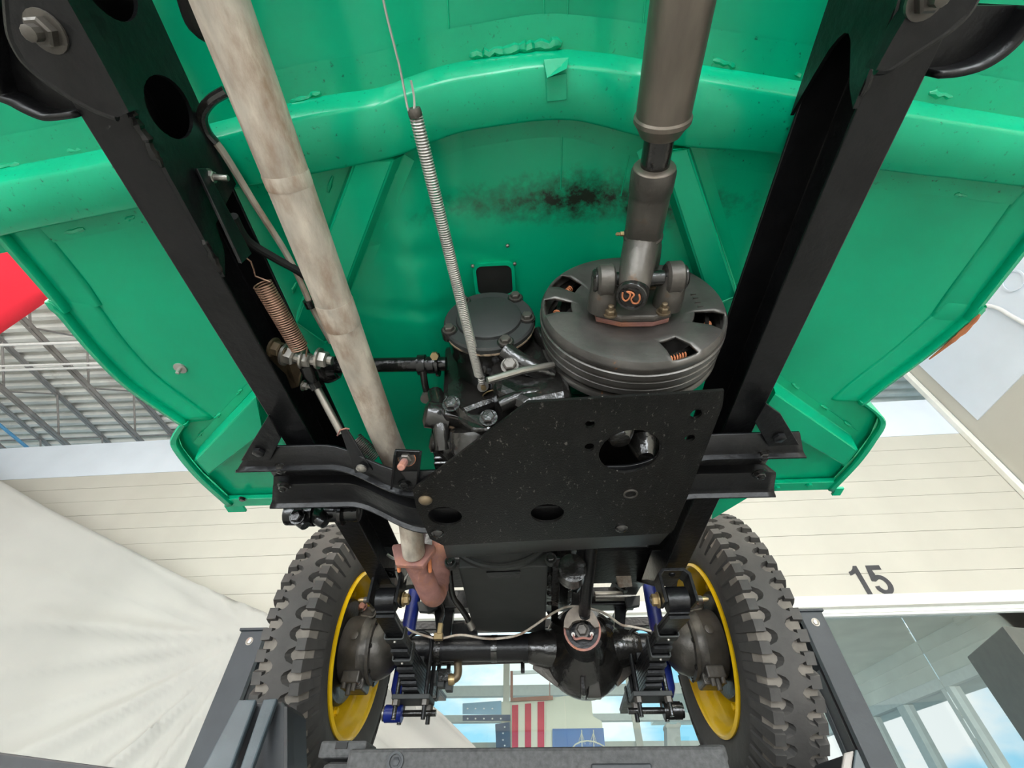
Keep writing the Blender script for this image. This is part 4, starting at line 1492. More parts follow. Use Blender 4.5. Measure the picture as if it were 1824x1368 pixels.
so.offset = -1
lathe('backing_plate', [(0.02, 0.058), (RD * 1.005, 0.058), (RD * 1.02, 0.061), (RD * 1.02, 0.066), (RD * 0.98, 0.069), (0.02, 0.069)], dc, ta, M['drum'], drum, seg=72)
lathe('brake_shoe_ring', [(RD * 0.80, 0.012), (RD * 0.84, 0.012), (RD * 0.84, 0.044), (RD * 0.80, 0.044)], dc, ta, M['castblack'], drum, seg=60, closed=True)
for w in win_ang:
    w = math.radians(w)
    c = dc + ta * 0.016 + (a_ * math.cos(w) + b2_ * math.sin(w)) * (RD * 0.83)
    tg = a_ * -math.sin(w) + b2_ * math.cos(w)
    coil('shoe_spring', c - tg * 0.014, c + tg * 0.014, 0.004, 0.0011, 7, M['rustorange'], drum, seg=5)
for w in (118, 130, 232, 305):
    w = math.radians(w)
    c = dc + ta * 0.0018 + (a_ * math.cos(w) + b2_ * math.sin(w)) * (RD * 0.80)
    lathe('adjuster_hole', [(0.0065, -0.0008), (0.0065, 0.002), (0.0045, 0.002), (0.0045, -0.0008)], c, -ta, M['castblack'], drum, seg=16, closed=True)
# cast marks on the face
for (x, y) in ((1234, 528), (1238, 534), (1242, 541), (1247, 548), (1043, 488), (1048, 499)):
    p = PY(x, y, DY + 0.001)
    rr = (p - dc)
    rr = rr - ta * rr.dot(ta)
    p = dc + rr + ta * (0.0005)
    box('cast_mark', p, (0.007, 0.003, 0.0015), M['drum'], drum, bevel=0)
# companion flange (square saddle) with yoke ears and nuts
fl_c = dc + ta * 0.004
fl_o = [fl_c + a_ * x + b2_ * z for x, z in ((-0.052, -0.022), (-0.020, -0.036), (0.022, -0.038), (0.046, -0.030), (0.050, 0.020), (0.040, 0.042), (-0.040, 0.042), (-0.052, 0.020))]
prism('flange_spacer', [dc + ta * 0.012 + (p - fl_c) * 0.97 for p in fl_o], -ta * 0.0085, M['rust'], drum, bevel=0.002, label='rust brown spacer under the flange')
cf = prism('companion_flange', fl_o, -ta * 0.010, M['cast'], drum, bevel=0.003)
for sx in (-1, 1):
    b0 = fl_c + a_ * (0.043 * sx) - ta * 0.006
    e = uj + a_ * (0.043 * sx)
    m = MB()
    m.add(*g_tube(smoothpath([b0 - b2_ * 0.012, b0.lerp(e, 0.5) - b2_ * 0.006, e - ta * 0.004 + b2_ * 0.002], 4), interp0([0.019, 0.0185, 0.0165], 9), 18))
    m.add(*g_lathe([(0.017, -0.011), (0.0205, -0.008), (0.0205, 0.008), (0.017, 0.011)], e, a_, 26))
    m.build('flange_yoke_ear', M['cast'], drum)
    lathe('bearing_cap', [(0.0145, 0.0), (0.0150, 0.004), (0.013, 0.006), (0.002, 0.006)], e + a_ * (0.010 * sx), a_ * sx, M['castblack'], drum, seg=24)
for sx, sz in ((-1, -1), (1, -1), (-1, 1), (1, 1)):
    p = fl_c + a_ * (0.034 * sx) + b2_ * (0.030 * sz) - ta * 0.010
    g_bolt(p, -ta, 0.0062, 0.008, True, 0.006).build('flange_nut', M['dirtybrass'], drum, label='brass coloured flange nut')

# ---- transfer case
CYV = 0.362
cvl, cvr = PY(789, 585, CYV), PY(952, 585, CYV)
cvc = Vector(((cvl.x + cvr.x) / 2, CYV, PY(872, 567, CYV).z))
RCV = (cvr.x - cvl.x) / 2
ca = Vector((0.0, 1, 0.08)).normalized()
tcase = lathe('transfer_case', [(0.02, 0.010), (RCV * 0.98, 0.010), (RCV * 0.98, 0.05), (RCV * 0.90, 0.06), (RCV * 0.90, 0.21), (0.02, 0.21)], cvc, ca, M['castblack'], veh, seg=40, label='oily black cast transfer case')
lathe('case_cover', [(RCV * 1.02, 0.010), (RCV * 1.02, 0.003), (RCV * 0.98, 0.0), (RCV * 0.74, 0.0), (RCV * 0.72, -0.004), (RCV * 0.66, -0.006), (0.001, -0.0065)], cvc, ca, M['black_matt'], tcase, seg=40, label='round black cover plate')
lathe('gasket', [(RCV * 1.03, 0.0125), (RCV * 1.03, 0.0095)], cvc, ca, M['gasket'], tcase, seg=40, label='tan gasket edge')
for px, py in ((796, 588), (900, 605), (939, 567), (923, 531), (826, 541)):
    p = PY(px, py, CYV)
    rr = p - cvc
    rr -= ca * rr.dot(ca)
    p = cvc + rr.normalized() * min(rr.length, RCV * 0.93)
    lathe('bolt_boss', [(0.012, 0.012), (0.012, -0.001)], p, ca, M['castblack'], tcase, seg=14)
    g_bolt(p - ca * 0.001, -ca, 0.0068, 0.007, True, 0.0).build('cover_bolt', M['cast'], tcase)
# main casting towards the drum and down to the skid plate


def blob(name, pts, rads, m_, parent, seg=14):
    return tube(name, smoothpath(pts, 5), [r for r in interp(rads, (len(pts) - 1) * 5 + 1)], m_, parent, seg=seg)


def interp(vals, n):
    out = []
    for i in range(n):
        t = i / (n - 1) * (len(vals) - 1)
        k = min(int(t), len(vals) - 2)
        out.append(vals[k] * (1 - (t - k)) + vals[k + 1] * (t - k))
    return out


prism('main_casting', [(-0.095, 0.47, 0.45), (0.20, 0.47, 0.44), (0.25, 0.50, 0.50), (0.23, 0.49, 0.59), (-0.09, 0.48, 0.59)], (0.0, 0.20, -0.01), M['castblack'], tcase, bevel=0.02)
prism('case_body', [PY(x, y, 0.455) for x, y in ((791, 612), (900, 622), (890, 712), (800, 745), (786, 700))], (0, 0.12, 0.0), M['castblack'], tcase, bevel=0.01)
prism('side_casting', [PY(x, y, 0.395) for x, y in ((893, 622), (952, 585), (985, 600), (1008, 640), (1022, 705), (940, 722), (880, 692), (872, 650))], (0, 0.16, 0.0), M['castblack'], tcase, bevel=0.012)
blob('case_rib', [PY(955, 590, 0.385), PY(985, 625, 0.395), PY(1005, 660, 0.41)], [0.009, 0.012, 0.014], M['castblack'], tcase)
blob('case_rib', [PY(900, 625, 0.375), PY(935, 650, 0.385), PY(985, 668, 0.40)], [0.013, 0.014, 0.012], M['castblack'], tcase)
blob('case_rib', [PY(890, 722, 0.41), PY(940, 704, 0.405), PY(1000, 708, 0.41)], [0.010, 0.012, 0.010], M['castblack'], tcase)
g_bolt(PY(908, 652, 0.362), -ca + Vector((0, 0, -0.3)), 0.008, 0.008).build('case_plug', M['cast'], tcase)
# shaft running down to the drum: bright lever rod
tube('lever_rod', [PY(868, 678, 0.355), PY(930, 660, 0.36), PY(985, 650, 0.375)], 0.0045, M['steel'], tcase, seg=10)
# left side housings of the gearbox
gb = lathe('gearbox_housing', [(0.02, -0.03), (0.038, -0.027), (0.046, -0.01), (0.048, 0.03), (0.03, 0.05)], PY(822, 778, 0.505), (0.15, 0.95, -0.1), M['castblack'], veh, seg=24, label='oily black gearbox casting')
for (px, py, yy, r_, l_) in ((757, 737, 0.455, 0.020, 0.03), (768, 785, 0.50, 0.017, 0.025)):
    p = PY(px, py, yy)
    lathe('housing_boss', [(r_ * 0.6, -0.002), (r_, 0.002), (r_, l_), (r_ * 1.15, l_ + 0.004)], p, (1, 0.35, 0.05), M['castblack'], gb, seg=20)
tube('housing_band', smoothpath([PY(775, 700, 0.46), PY(782, 730, 0.458), PY(786, 765, 0.47), PY(790, 800, 0.49)]), 0.012, M['castblack'], gb)
cvp = [PY(790, 695, 0.43), PY(815, 712, 0.43), PY(835, 735, 0.43), PY(868, 735, 0.425), PY(882, 752, 0.425), PY(868, 768, 0.43), PY(838, 765, 0.435), PY(815, 745, 0.44), PY(788, 738, 0.44)]
cvm = sum(cvp, Vector()) / len(cvp)
prism('cover_gasket', [cvm + (p - cvm) * 1.05 + Vector((0, 0.031, 0.005)) for p in cvp], (0, 0.003, 0), M['gasket'], gb, bevel=0, label='tan gasket edge')
prism('housing_cover', cvp, (0, 0.03, 0.005), M['castblack'], gb, bevel=0.004)
for px, py in ((804, 720), (870, 745)):
    g_bolt(PY(px, py, 0.424), (0, -1, -0.25), 0.0085, 0.007).build('housing_bolt', M['castblack'], gb)
for k, (py0, py1) in enumerate(((775, 788), (797, 812), (818, 824), (828, 833))):
    a, b_ = PY(776, py0, 0.52), PY(855, py1 - 10, 0.50)
    box('housing_rib', ((a.x + b_.x) / 2, 0.53, (a.z + b_.z) / 2), (abs(b_.x - a.x), 0.05, abs(PY(776, py1, 0.52).z - a.z)), M['castblack'], gb, bevel=0.003)
blob('housing_neck', [PY(845, 760, 0.46), PY(850, 790, 0.48), PY(855, 815, 0.50)], [0.035, 0.04, 0.03], M['castblack'], gb)

# gearbox internals seen through the skid plate hole
for (px, py, r_) in ((1105, 785, 0.02), (1150, 815, 0.016)):
    lathe('drain_boss', [(r_ * 1.4, -0.03), (r_, -0.01), (r_ * 0.7, 0)], PZ(px, py, 0.395), (0, 0, -1), M['castblack'], tcase, seg=18)

# ---- cross tube of the clutch linkage
cz = 0.530
c0, c1 = PZ(578, 652, cz), PZ(795, 648, cz)
ct_ = tube('linkage_tube', [c0, c1], 0.0115, M['black_gloss'], veh, seg=18, label='glossy black clutch cross tube')
for px, py, r_, l_ in ((752, 650, 0.0165, 0.012), (768, 650, 0.014, 0.010), (780, 650, 0.019, 0.004), (590, 655, 0.018, 0.022)):
    p = PZ(px, py, cz)
    lathe('tube_collar', [(r_, -l_ / 2), (r_, l_ / 2)], p, (1, 0, 0), M['black_gloss'], ct_, seg=18)
lathe('tube_nut', [(0.0065, -0.003), (0.0065, 0.003)], PZ(774, 634, cz - 0.012), (0, -0.4, -1), M['brass'], ct_, seg=6)
tube('drop_lever', smoothpath([PZ(753, 660, 0.517), PZ(757, 685, 0.51), PZ(762, 706, 0.505)]), 0.0055, M['castblack'], ct_)
lathe('lever_end', [(0.008, -0.012), (0.008, 0.012)], PZ(760, 705, 0.503), (0, 0.3, 1), M['cast'], ct_, seg=12)
arm_p = smoothpath([PZ(560, 640, 0.52), PZ(580, 668, 0.522), PZ(600, 660, cz)])
tube('linkage_arm', arm_p, 0.013, M['black_gloss'], ct_)
# ---- bronze bracket with nuts on the left rail, and adjusting rod
xrw = -0.385
br = prism('pivot_bracket', [PZ(476, 615, 0.50), PZ(510, 628, 0.50), PZ(540, 655, 0.495), PZ(532, 690, 0.495), PZ(518, 695, 0.495), PZ(508, 668, 0.50), PZ(478, 640, 0.50)], (0, 0, 0.012), M['dirtybrass'], veh, bevel=0.003, label='dirty bronze pivot bracket on the left rail')
for (px, py, r_, ax, m_) in ((486, 618, 0.010, (1, 0.3, -0.25), 'dirtybrass'), (508, 630, 0.012, (1, 0.3, -0.25), 'steel'), (538, 640, 0.010, (1, 0.2, -0.1), 'steel'), (566, 638, 0.011, (1, 0.2, -0.1), 'steel'), (540, 686, 0.006, (1, 0.2, -0.2), 'steel')):
    g_bolt(PZ(px, py, 0.492), ax, r_, r_ * 1.2, True, 0.008).build('pivot_nut', M[m_], br)
tube('pivot_stud', [PZ(480, 612, 0.494), PZ(520, 634, 0.494)], 0.005, M['steel'], br, seg=10)
tube('pivot_stud', [PZ(530, 640, 0.494), PZ(578, 637, 0.494)], 0.005, M['steel'], br, seg=10)
blob('ball_joint', [PZ(545, 650, 0.49), PZ(552, 665, 0.487), PZ(558, 678, 0.485)], [0.011, 0.0105, 0.009], M['black_gloss'], br)
rod0, rod1 = PZ(560, 682, 0.484), PZ(608, 772, 0.44)
rod = tube('adjusting_rod', [rod0, rod1], 0.0058, M['steel'], veh, seg=12, label='bare steel adjusting rod')
lathe('rod_nut', [(0.009, 0), (0.009, 0.010)], rod0, rod1 - rod0, M['black_gloss'], rod, seg=6)
cl = prism('rod_clevis', [PZ(606, 768, 0.435), PZ(617, 764, 0.435), PZ(656, 828, 0.40), PZ(664, 838, 0.40), PZ(632, 843, 0.40)], (0, 0, 0.004), M['black'], rod, bevel=0.001)
lathe('clevis_pin', [(0.008, 0), (0.008, 0.003), (0.003, 0.006)], PZ(644, 833, 0.40), (0, 0, -1), M['steel'], rod, seg=14)
tube('split_pin', [PZ(601, 776, 0.436), PZ(606, 766, 0.432), PZ(616, 763, 0.430), PZ(622, 764, 0.432)], 0.0012, M['rust'], rod, seg=6)
coil('return_spring', PZ(634, 782, 0.47), PZ(672, 815, 0.45), 0.0105, 0.0011, 15, M['cast'], rod, seg=6, label='dark return spring')

# ---- copper brown return spring
coil('return_spring', PZ(467, 505, 0.485), PZ(534, 620, 0.475), 0.0110, 0.0010, 31, M['copper'], veh, seg=6,
     hooks=([PZ(432, 452, 0.488), PZ(437, 458, 0.487), PZ(447, 466, 0.487), PZ(452, 480, 0.487), PZ(455, 492, 0.486)], [PZ(545, 635, 0.475)]), label='copper brown return spring')
# ---- long zinc parking brake spring with its wire
s0, s1 = PZ(740, 203, 0.470), PZ(853, 668, 0.478)
ws = coil('brake_cable_spring', s0, s1, 0.0058, 0.00105, 124, M['zinc'], veh, seg=5, label='long pale zinc spring')
tube('cable_wire', smoothpath([PZ(672, -60, 0.47), PZ(687, 20, 0.47), PZ(712, 120, 0.47), PZ(722, 172, 0.468), PZ(727, 195, 0.466), PZ(733, 200, 0.466), PZ(738, 192, 0.468), PZ(737, 170, 0.470), PZ(732, 143, 0.47)], 5), 0.0011, M['zinc'], ws, seg=6)
lathe('hook_coil', [(0.0058, -0.004), (0.0066, -0.002), (0.0066, 0.002), (0.0058, 0.004)], PZ(739, 201, 0.469), s1 - s0, M['cast'], ws, seg=14)
cp = PZ(860, 688, 0.474)
lathe('clevis_washer', [(0.0085, 0), (0.0085, 0.002)], cp, (0.3, -0.3, -1), M['zinc'], ws, seg=16)
lathe('clevis_pin', [(0.004, 0), (0.004, 0.007)], cp, (0.3, -0.3, -1), M['brass'], ws, seg=10)
coil('hook_coil', PZ(857, 672, 0.474), PZ(858, 682, 0.474), 0.004, 0.0013, 3, M['zinc'], ws)
tube('split_pin', [PZ(846, 728, 0.472), PZ(862, 702, 0.470), PZ(868, 698, 0.470), PZ(901, 687, 0.468)], 0.001, M['brass'], ws, seg=6)
# ---- brake line and hose along the left rail
bl = tube('brake_line', smoothpath([PZ(400, 166, 0.55), PZ(375, 182, 0.545), PZ(362, 205, 0.545), PZ(370, 235, 0.548), PZ(400, 275, 0.55), PZ(455, 365, 0.555), PZ(503, 440, 0.56), PZ(530, 490, 0.56), PZ(556, 548, 0.56), PZ(590, 610, 0.56)], 6), 0.0042, M['exhaust'], veh, seg=10, label='thin dusty brake line')
tube('brake_line_sleeve', smoothpath([PZ(402, 163, 0.549), PZ(375, 180, 0.544), PZ(360, 205, 0.543), PZ(368, 235, 0.546), PZ(384, 255, 0.548)], 5), 0.0056, M['castblack'], bl, seg=10)
lathe('line_clip', [(0.0075, -0.006), (0.0075, 0.006)], PZ(551, 541, 0.559), PZ(556, 548, 0.56) - PZ(540, 515, 0.56), M['castblack'], bl, seg=12)
tube('rubber_hose', smoothpath([PZ(415, 385, 0.52), PZ(440, 428, 0.535), PZ(490, 460, 0.55), PZ(530, 482, 0.56), PZ(560, 505, 0.57)], 5), 0.0058, M['black_void'], bl, seg=10)
tube('rubber_hose', smoothpath([PZ(330, -30, 0.52), PZ(338, 10, 0.525), PZ(352, 45, 0.53), PZ(375, 60, 0.54)], 4), 0.009, M['black_void'], bl, seg=10)

# ---- shaft and steering pivot under the left crossmember
pv = tube('steering_pivot', [PY(520, 915, 0.74), PY(640, 912, 0.745)], 0.018, M['black_gloss'], veh, seg=18, label='glossy black pivot shaft below the crossmember')
for (px, r_, l_) in ((522, 0.022, 0.02), (556, 0.024, 0.014), (575, 0.021, 0.006), (610, 0.022, 0.006)):
    lathe('pivot_collar', [(r_, -l_ / 2), (r_, l_ / 2)], PY(px, 915, 0.74), (1, 0.02, 0), M['black_gloss'], pv, seg=18)
for (px, py) in ((540, 932), (575, 928)):
    blob('pivot_arm', [PY(px - 8, 915, 0.735), PY(px - 4, 925, 0.73), PY(px + 4, py + 5, 0.73)], [0.016, 0.014, 0.009], M['black_gloss'], pv)
g_bolt(PY(530, 920, 0.715), (0, -1, -0.4), 0.010, 0.01).build('pivot_bolt', M['black_gloss'], pv)

# ---------------------------------------------------------------- engine underside
YBH = 1.03
bc = PY(893, 905, YBH)
bc = Vector((bc.x, YBH, PY(893, 1016, YBH).z + 0.165))
bell = lathe('bell_housing', [(0.05, -0.10), (0.12, -0.09), (0.150, -0.04), (0.155, -0.012), (0.165, -0.010), (0.165, 0.004), (0.03, 0.005)], bc, (0, 1, 0), M['black_matt'], veh, seg=48, label='black bell housing flange')
lathe('flange_rib', [(0.150, -0.016), (0.158, -0.018), (0.160, -0.008), (0.150, -0.008)], bc, (0, 1, 0), M['black_matt'], bell, seg=48, closed=True)
for px, py in ((802, 1000), (981, 994)):
    p = PY(px, py, YBH - 0.012)
    lathe('flange_ear', [(0.014, 0.0), (0.014, 0.016)], p, (0, 1, 0), M['black_matt'], bell, seg=18)
    g_bolt(p, (0, -1, 0), 0.008, 0.006).build('ear_bolt', M['castblack'], bell)
pan_z = PY(900, 1014, 1.045).z
pp = [PZ(816, 1012, pan_z), PZ(976, 1010, pan_z), PZ(971, 1128, pan_z), PZ(843, 1124, pan_z)]
pan = prism('oil_pan', pp, (0, 0, 0.10), M['black_matt'], veh, bevel=0.004, label='matt dark grey flat oil pan')
prism('pan_step', [PZ(866, 1018, pan_z - 0.001), PZ(927, 1016, pan_z - 0.001), PZ(925, 1027, pan_z - 0.001), PZ(872, 1028, pan_z - 0.001)], (0, 0, -0.004), M['black'], pan, bevel=0.001)
for k in range(5):
    g_bolt(PZ(979, 1022 + k * 17, pan_z + 0.02), (0, 0, -1), 0.006, 0.006).build('pan_bolt', M['castblack'], pan)
box('pan_rail', PZ(983, 1060, pan_z + 0.022) + Vector((0.01, 0, 0.006)), (0.022, 0.42, 0.008), M['castblack'], pan)
# engine block mass above, crossmember of the front frame
eng = box('engine_block', (-0.03, 1.25, pan_z + 0.18), (0.30, 0.48, 0.22), M['castblack'], veh, bevel=0.02, label='oily black engine block')
for (x0, x1, y0_, y1_, z0_) in ((0.04, 0.325, 1.13, 1.36, 0.563), (-0.34, -0.17, 1.24, 1.42, 0.585)):
    box('engine_apron', ((x0 + x1) / 2, (y0_ + y1_) / 2, z0_ + 0.14), (x1 - x0, y1_ - y0_, 0.28), M['black'], eng, bevel=0.012)
box('starter_motor', (0.13, 0.98, 0.56), (0.07, 0.2, 0.07), M['castblack'], eng, bevel=0.03)
lathe('filter_can', [(0.02, 0), (0.033, 0.004), (0.035, 0.05), (0.02, 0.055)], PY(1020, 1010, 1.02), (0, 1, 0.1), M['castblack'], eng, seg=24)
YX = 1.62
ca_, cb_ = PY(690, 1072, YX), PY(1170, 1062, YX)
zc0, zc1_ = PY(930, 1080, YX).z, PY(930, 1048, YX).z
xf = box('front_crossmember', ((-0.395 + 0.352) / 2, YX + 0.03, (zc0 + zc1_) / 2), (0.745, 0.06, zc1_ - zc0), M['black'], veh, bevel=0.004, label='black front frame crossmember')
lathe('bare_tube', [(0.016, 0), (0.016, 0.14)], PY(1060, 1062, YX - 0.02), (1, 0, -0.01), M['steel'], xf, seg=18, label='shiny bare tube section')
prism('motor_mount', [PY(1092, 1012, 1.3), PY(1122, 1010, 1.3), PY(1127, 1045, 1.3), PY(1104, 1047, 1.3)], (0, 0.02, 0.01), M['exhaust'], xf, bevel=0.002, label='dusty bare motor mount plate')
for pts in ([(1060, 1010), (1112, 1052), (1118, 1052), (1064, 1006)], [(990, 1046), (1018, 1018), (1022, 1022), (998, 1050)], [(1020, 1050), (1045, 1025), (1049, 1028), (1028, 1052)]):
    prism('steel_strut', [PY(x, y, 1.35) for x, y in pts], (0, 0.02, 0), M['black'], xf, bevel=0.001)
# down-hanging engine supports either side of the pan
for pts in ([(772, 1076), (810, 1070), (802, 1132), (778, 1135)], [(1096, 1070), (1118, 1066), (1112, 1125), (1094, 1126)], [(806, 1110), (850, 1105), (850, 1130), (804, 1132)]):
    prism('support_arm', [PY(x, y, 1.64) for x, y in pts], (0, 0.03, 0), M['black'], xf, bevel=0.003)
# grey plates beside the springs
for pts in ([(743, 1072), (776, 1066), (778, 1082), (764, 1090), (746, 1089)], [(1113, 1064), (1140, 1060), (1140, 1078), (1118, 1082)]):
    prism('bump_plate', [PY(x, y, 1.58) for x, y in pts], (0, 0.02, 0), M['black_matt'], xf, bevel=0.002)
bum = box('front_bumper', (-0.02, 2.02, (PY(930, 1120, 2.0).z + PY(930, 1103, 2.0).z) / 2), (1.30, 0.05, PY(930, 1103, 2.0).z - PY(930, 1120, 2.0).z), M['black'], veh, bevel=0.004, label='black front bumper bar')
# coolant pipe beside the oil pan
hp_ = tube('coolant_pipe', smoothpath([PY(800, 1015, 1.10), PY(806, 1060, 1.18), PY(820, 1082, 1.22), PY(832, 1100, 1.26), PY(836, 1112, 1.28)], 5), 0.008, M['castblack'], veh, seg=12, label='dark steel pipe beside the oil pan')
lathe('pipe_end', [(0.010, 0), (0.010, 0.025)], PY(834, 1106, 1.27), PY(842, 1120, 1.29) - PY(834, 1106, 1.27), M['steel'], hp_, seg=14)

# ---- front propeller shaft
fs0, fs1 = PY(1056, 940, 0.93), PY(1041, 1092, 1.235)
fsh = tube('front_propeller_shaft', [fs0, fs1], 0.0155, M['black'], veh, seg=20, label='slim black front propeller shaft')
lathe('shaft_cap', [(0.0155, -0.004), (0.019, 0.0), (0.019, 0.016), (0.010, 0.02)], fs1, fs1 - fs0, M['black_gloss'], fsh, seg=20)

# ---------------------------------------------------------------- front axle
AY, AZ = 1.475, 0.430
axle = tube('front_axle', [(-0.42, AY, AZ + 0.002), (0.38, AY, AZ - 0.002)], 0.0345, M['black'], veh, seg=28, label='black front axle tube')
for px in (782, 881):
    p = PY(px, 1150, AY)
    lathe('line_clamp', [(0.0357, -0.009), (0.0357, 0.009)], (p.x, AY, AZ), (1, 0, 0), M['castblack'], axle, seg=28)
lathe('tube_step', [(0.0375, -0.02), (0.0375, 0.02)], (PY(943, 1150, AY).x, AY, AZ), (1, 0, 0), M['black'], axle, seg=28)
# differential housing
dcx = PY(1040, 1155, AY).x
dc_ = Vector((dcx, AY, AZ - 0.005))
dh = lathe('differential_housing', [(0.04, -0.125), (0.055, -0.11), (0.075, -0.085), (0.105, -0.05), (0.118, -0.02), (0.122, 0.0), (0.122, 0.014), (0.10, 0.05), (0.05, 0.08), (0.01, 0.085)], dc_ + Vector((0, 0.02, 0)), (0, 1, 0.0), M['castblack'], axle, seg=40, label='black differential housing')
for w in range(0, 360, 36):
    a = math.radians(w + 8)
    p = dc_ + Vector((0.112 * math.cos(a), 0.017, 0.112 * math.sin(a)))
    g_bolt(p, (0, -1, 0), 0.007, 0.006).build('cover_bolt', M['castblack'], dh)
for sx in (-1, 1):
    prism('housing_web', [dc_ + Vector((0.06 * sx, -0.03, -0.02)), dc_ + Vector((0.15 * sx, 0.01, -0.02)), dc_ + Vector((0.155 * sx, 0.02, -0.045)), dc_ + Vector((0.085 * sx, 0.01, -0.095))], (0, 0.015, 0.004), M['cast'], dh, bevel=0.002)
    blob('carrier_neck', [dc_ + Vector((0.05 * sx, 0.0, 0.0)), dc_ + Vector((0.11 * sx, 0, 0.002)), dc_ + Vector((0.165 * sx, 0, 0.004))], [0.062, 0.052, 0.038], M['castblack'], dh, seg=20)
# pinion snout and yoke pointing back
yk = PY(1037, 1122, 1.262)
pn0 = dc_ + Vector((0.0, -0.06, 0.004))
pd_ = (yk - pn0).normalized()
PL = (yk - pn0).length
lathe('pinion_snout', [(0.075, -0.02), (0.062, 0.02), (0.050, PL * 0.45), (0.0475, PL * 0.75), (0.0465, PL - 0.012), (0.0475, PL - 0.008), (0.0475, PL), (0.034, PL), (0.033, PL - 0.02), (0.01, PL - 0.02)], pn0, pd_, M['black'], dh, seg=32)
lathe('rusty_lip', [(0.0485, 0), (0.0485, 0.006), (0.0435, 0.007), (0.0415, 0.0)], yk - pd_ * 0.004, pd_, M['rust'], dh, seg=32, closed=True, label='rust brown seal lip')
g_bolt(yk - pd_ * 0.012, pd_, 0.013, 0.018).build('pinion_nut', M['cast'], dh)
u2 = XA
v2 = pd_.cross(XA).normalized()
if v2.z < 0:
    v2 = -v2
arcp = []
for k in range(15):
    w = math.radians(180 * k / 14)
    arcp.append(yk + u2 * (0.0455 * math.cos(w)) + v2 * (0.050 * math.sin(w) + 0.002) + pd_ * 0.002)
m = MB()
pr0 = [p for p in arcp] + [yk + u2 * (-0.034) + pd_ * 0.002] + [yk + u2 * (0.026 * math.cos(math.radians(180 - 180 * k / 8))) + v2 * (0.010 * math.sin(math.radians(180 * k / 8)) + 0.008) + pd_ * 0.002 for k in range(9)] + [yk + u2 * 0.034 + pd_ * 0.002]
m.add(*g_plate([pr0], pd_ * 0.026))
m.build('pinion_yoke', M['shaft'], dh, ang=30, label='bright machined pinion yoke')
for sx in (-1, 1):
    lathe('yoke_clip', [(0.005, 0), (0.005, 0.012)], yk + u2 * (0.024 * sx) - v2 * 0.012, pd_, M['steel'], dh, seg=10)
tube('yoke_clip', smoothpath([yk + u2 * -0.024 - v2 * 0.012 + pd_ * 0.01, yk + u2 * -0.02 - v2 * 0.022 + pd_ * 0.01, yk - v2 * 0.020 + pd_ * 0.01, yk + u2 * 0.02 - v2 * 0.022 + pd_ * 0.01, yk + u2 * 0.024 - v2 * 0.012 + pd_ * 0.01]), 0.003, M['rust'], dh, seg=8)
blob('snout_rib', [pn0 + u2 * 0.03 - v2 * 0.05, pn0 + u2 * 0.036 - v2 * 0.035 + pd_ * PL * 0.5, pn0 + u2 * 0.034 - v2 * 0.025 + pd_ * PL * 0.85], [0.02, 0.016, 0.014], M['castblack'], dh)
prism('filler_boss', [dc_ + Vector((0.0, -0.045, -0.085)), dc_ + Vector((0.03, -0.045, -0.085)), dc_ + Vector((0.035, -0.02, -0.125)), dc_ + Vector((-0.008, -0.02, -0.125))], (0, 0.03, 0.0), M['castblack'], dh, bevel=0.004)
box('casting_fin', dc_ + Vector((-0.018, -0.03, -0.105)), (0.012, 0.05, 0.045), M['castblack'], dh, bevel=0.003)

# tie rod below
tr0, tr1 = PY(690, 1181, 1.56), PY(1245, 1163, 1.56)
tie = tube('tie_rod', [tr0, tr1], 0.0125, M['castblack'], veh, seg=14, label='black tie rod below the axle')
for px in (700, 1205):
    p = PY(px, 1179 if px < 900 else 1165, 1.56)
    blob('rod_end', [p - XA * 0.03, p, p + XA * 0.03], [0.014, 0.018, 0.012], M['castblack'], tie)
for px in (931, 783, 800):
    p = PY(px, 1181, 1.56)
    box('rod_bracket', p + Vector((0, 0, -0.012)), (0.012, 0.012, 0.03), M['castblack'], tie)

# brake lines over the axle with brass tee
bl2 = tube('axle_brake_line', smoothpath([PY(722, 1118, 1.36), PY(740, 1127, 1.38), PY(770, 1136, 1.40), PY(783, 1138, 1.405), PY(820, 1131, 1.405), PY(860, 1137, 1.405), PY(890, 1137, 1.405), PY(930, 1128, 1.39), PY(985, 1092, 1.36), PY(1020, 1080, 1.36), PY(1072, 1090, 1.36), PY(1105, 1112, 1.38), PY(1125, 1116, 1.38), PY(1160, 1124, 1.38)], 5), 0.0034, M['exhaust'], veh, seg=8, label='pale brake line running along the axle')
tee = PY(781, 1134, 1.395)
box('brass_tee', tee, (0.026, 0.018, 0.018), M['brass'], bl2, label='brass tee fitting')
box('brass_tee_neck', PY(784, 1120, 1.39), (0.014, 0.014, 0.03), M['brass'], bl2, label='brass tee fitting')
tube('flexible_hose', smoothpath([PY(785, 1108, 1.385), PY(790, 1088, 1.37), PY(784, 1064, 1.34), PY(778, 1040, 1.30)], 5), 0.006, M['castblack'], bl2, seg=10)
tube('thin_line', smoothpath([PY(690, 988, 1.0), PY(702, 995, 1.0), PY(716, 994, 1.0), PY(726, 990, 0.99)], 5), 0.0035, M['zinc'], bl2, seg=8)
tube('thin_line', smoothpath([PY(706, 1002, 1.02), PY(706, 1020, 1.04), PY(712, 1036, 1.06), PY(716, 1039, 1.06), PY(728, 1020, 1.06)], 5), 0.0032, M['zinc'], bl2, seg=8)

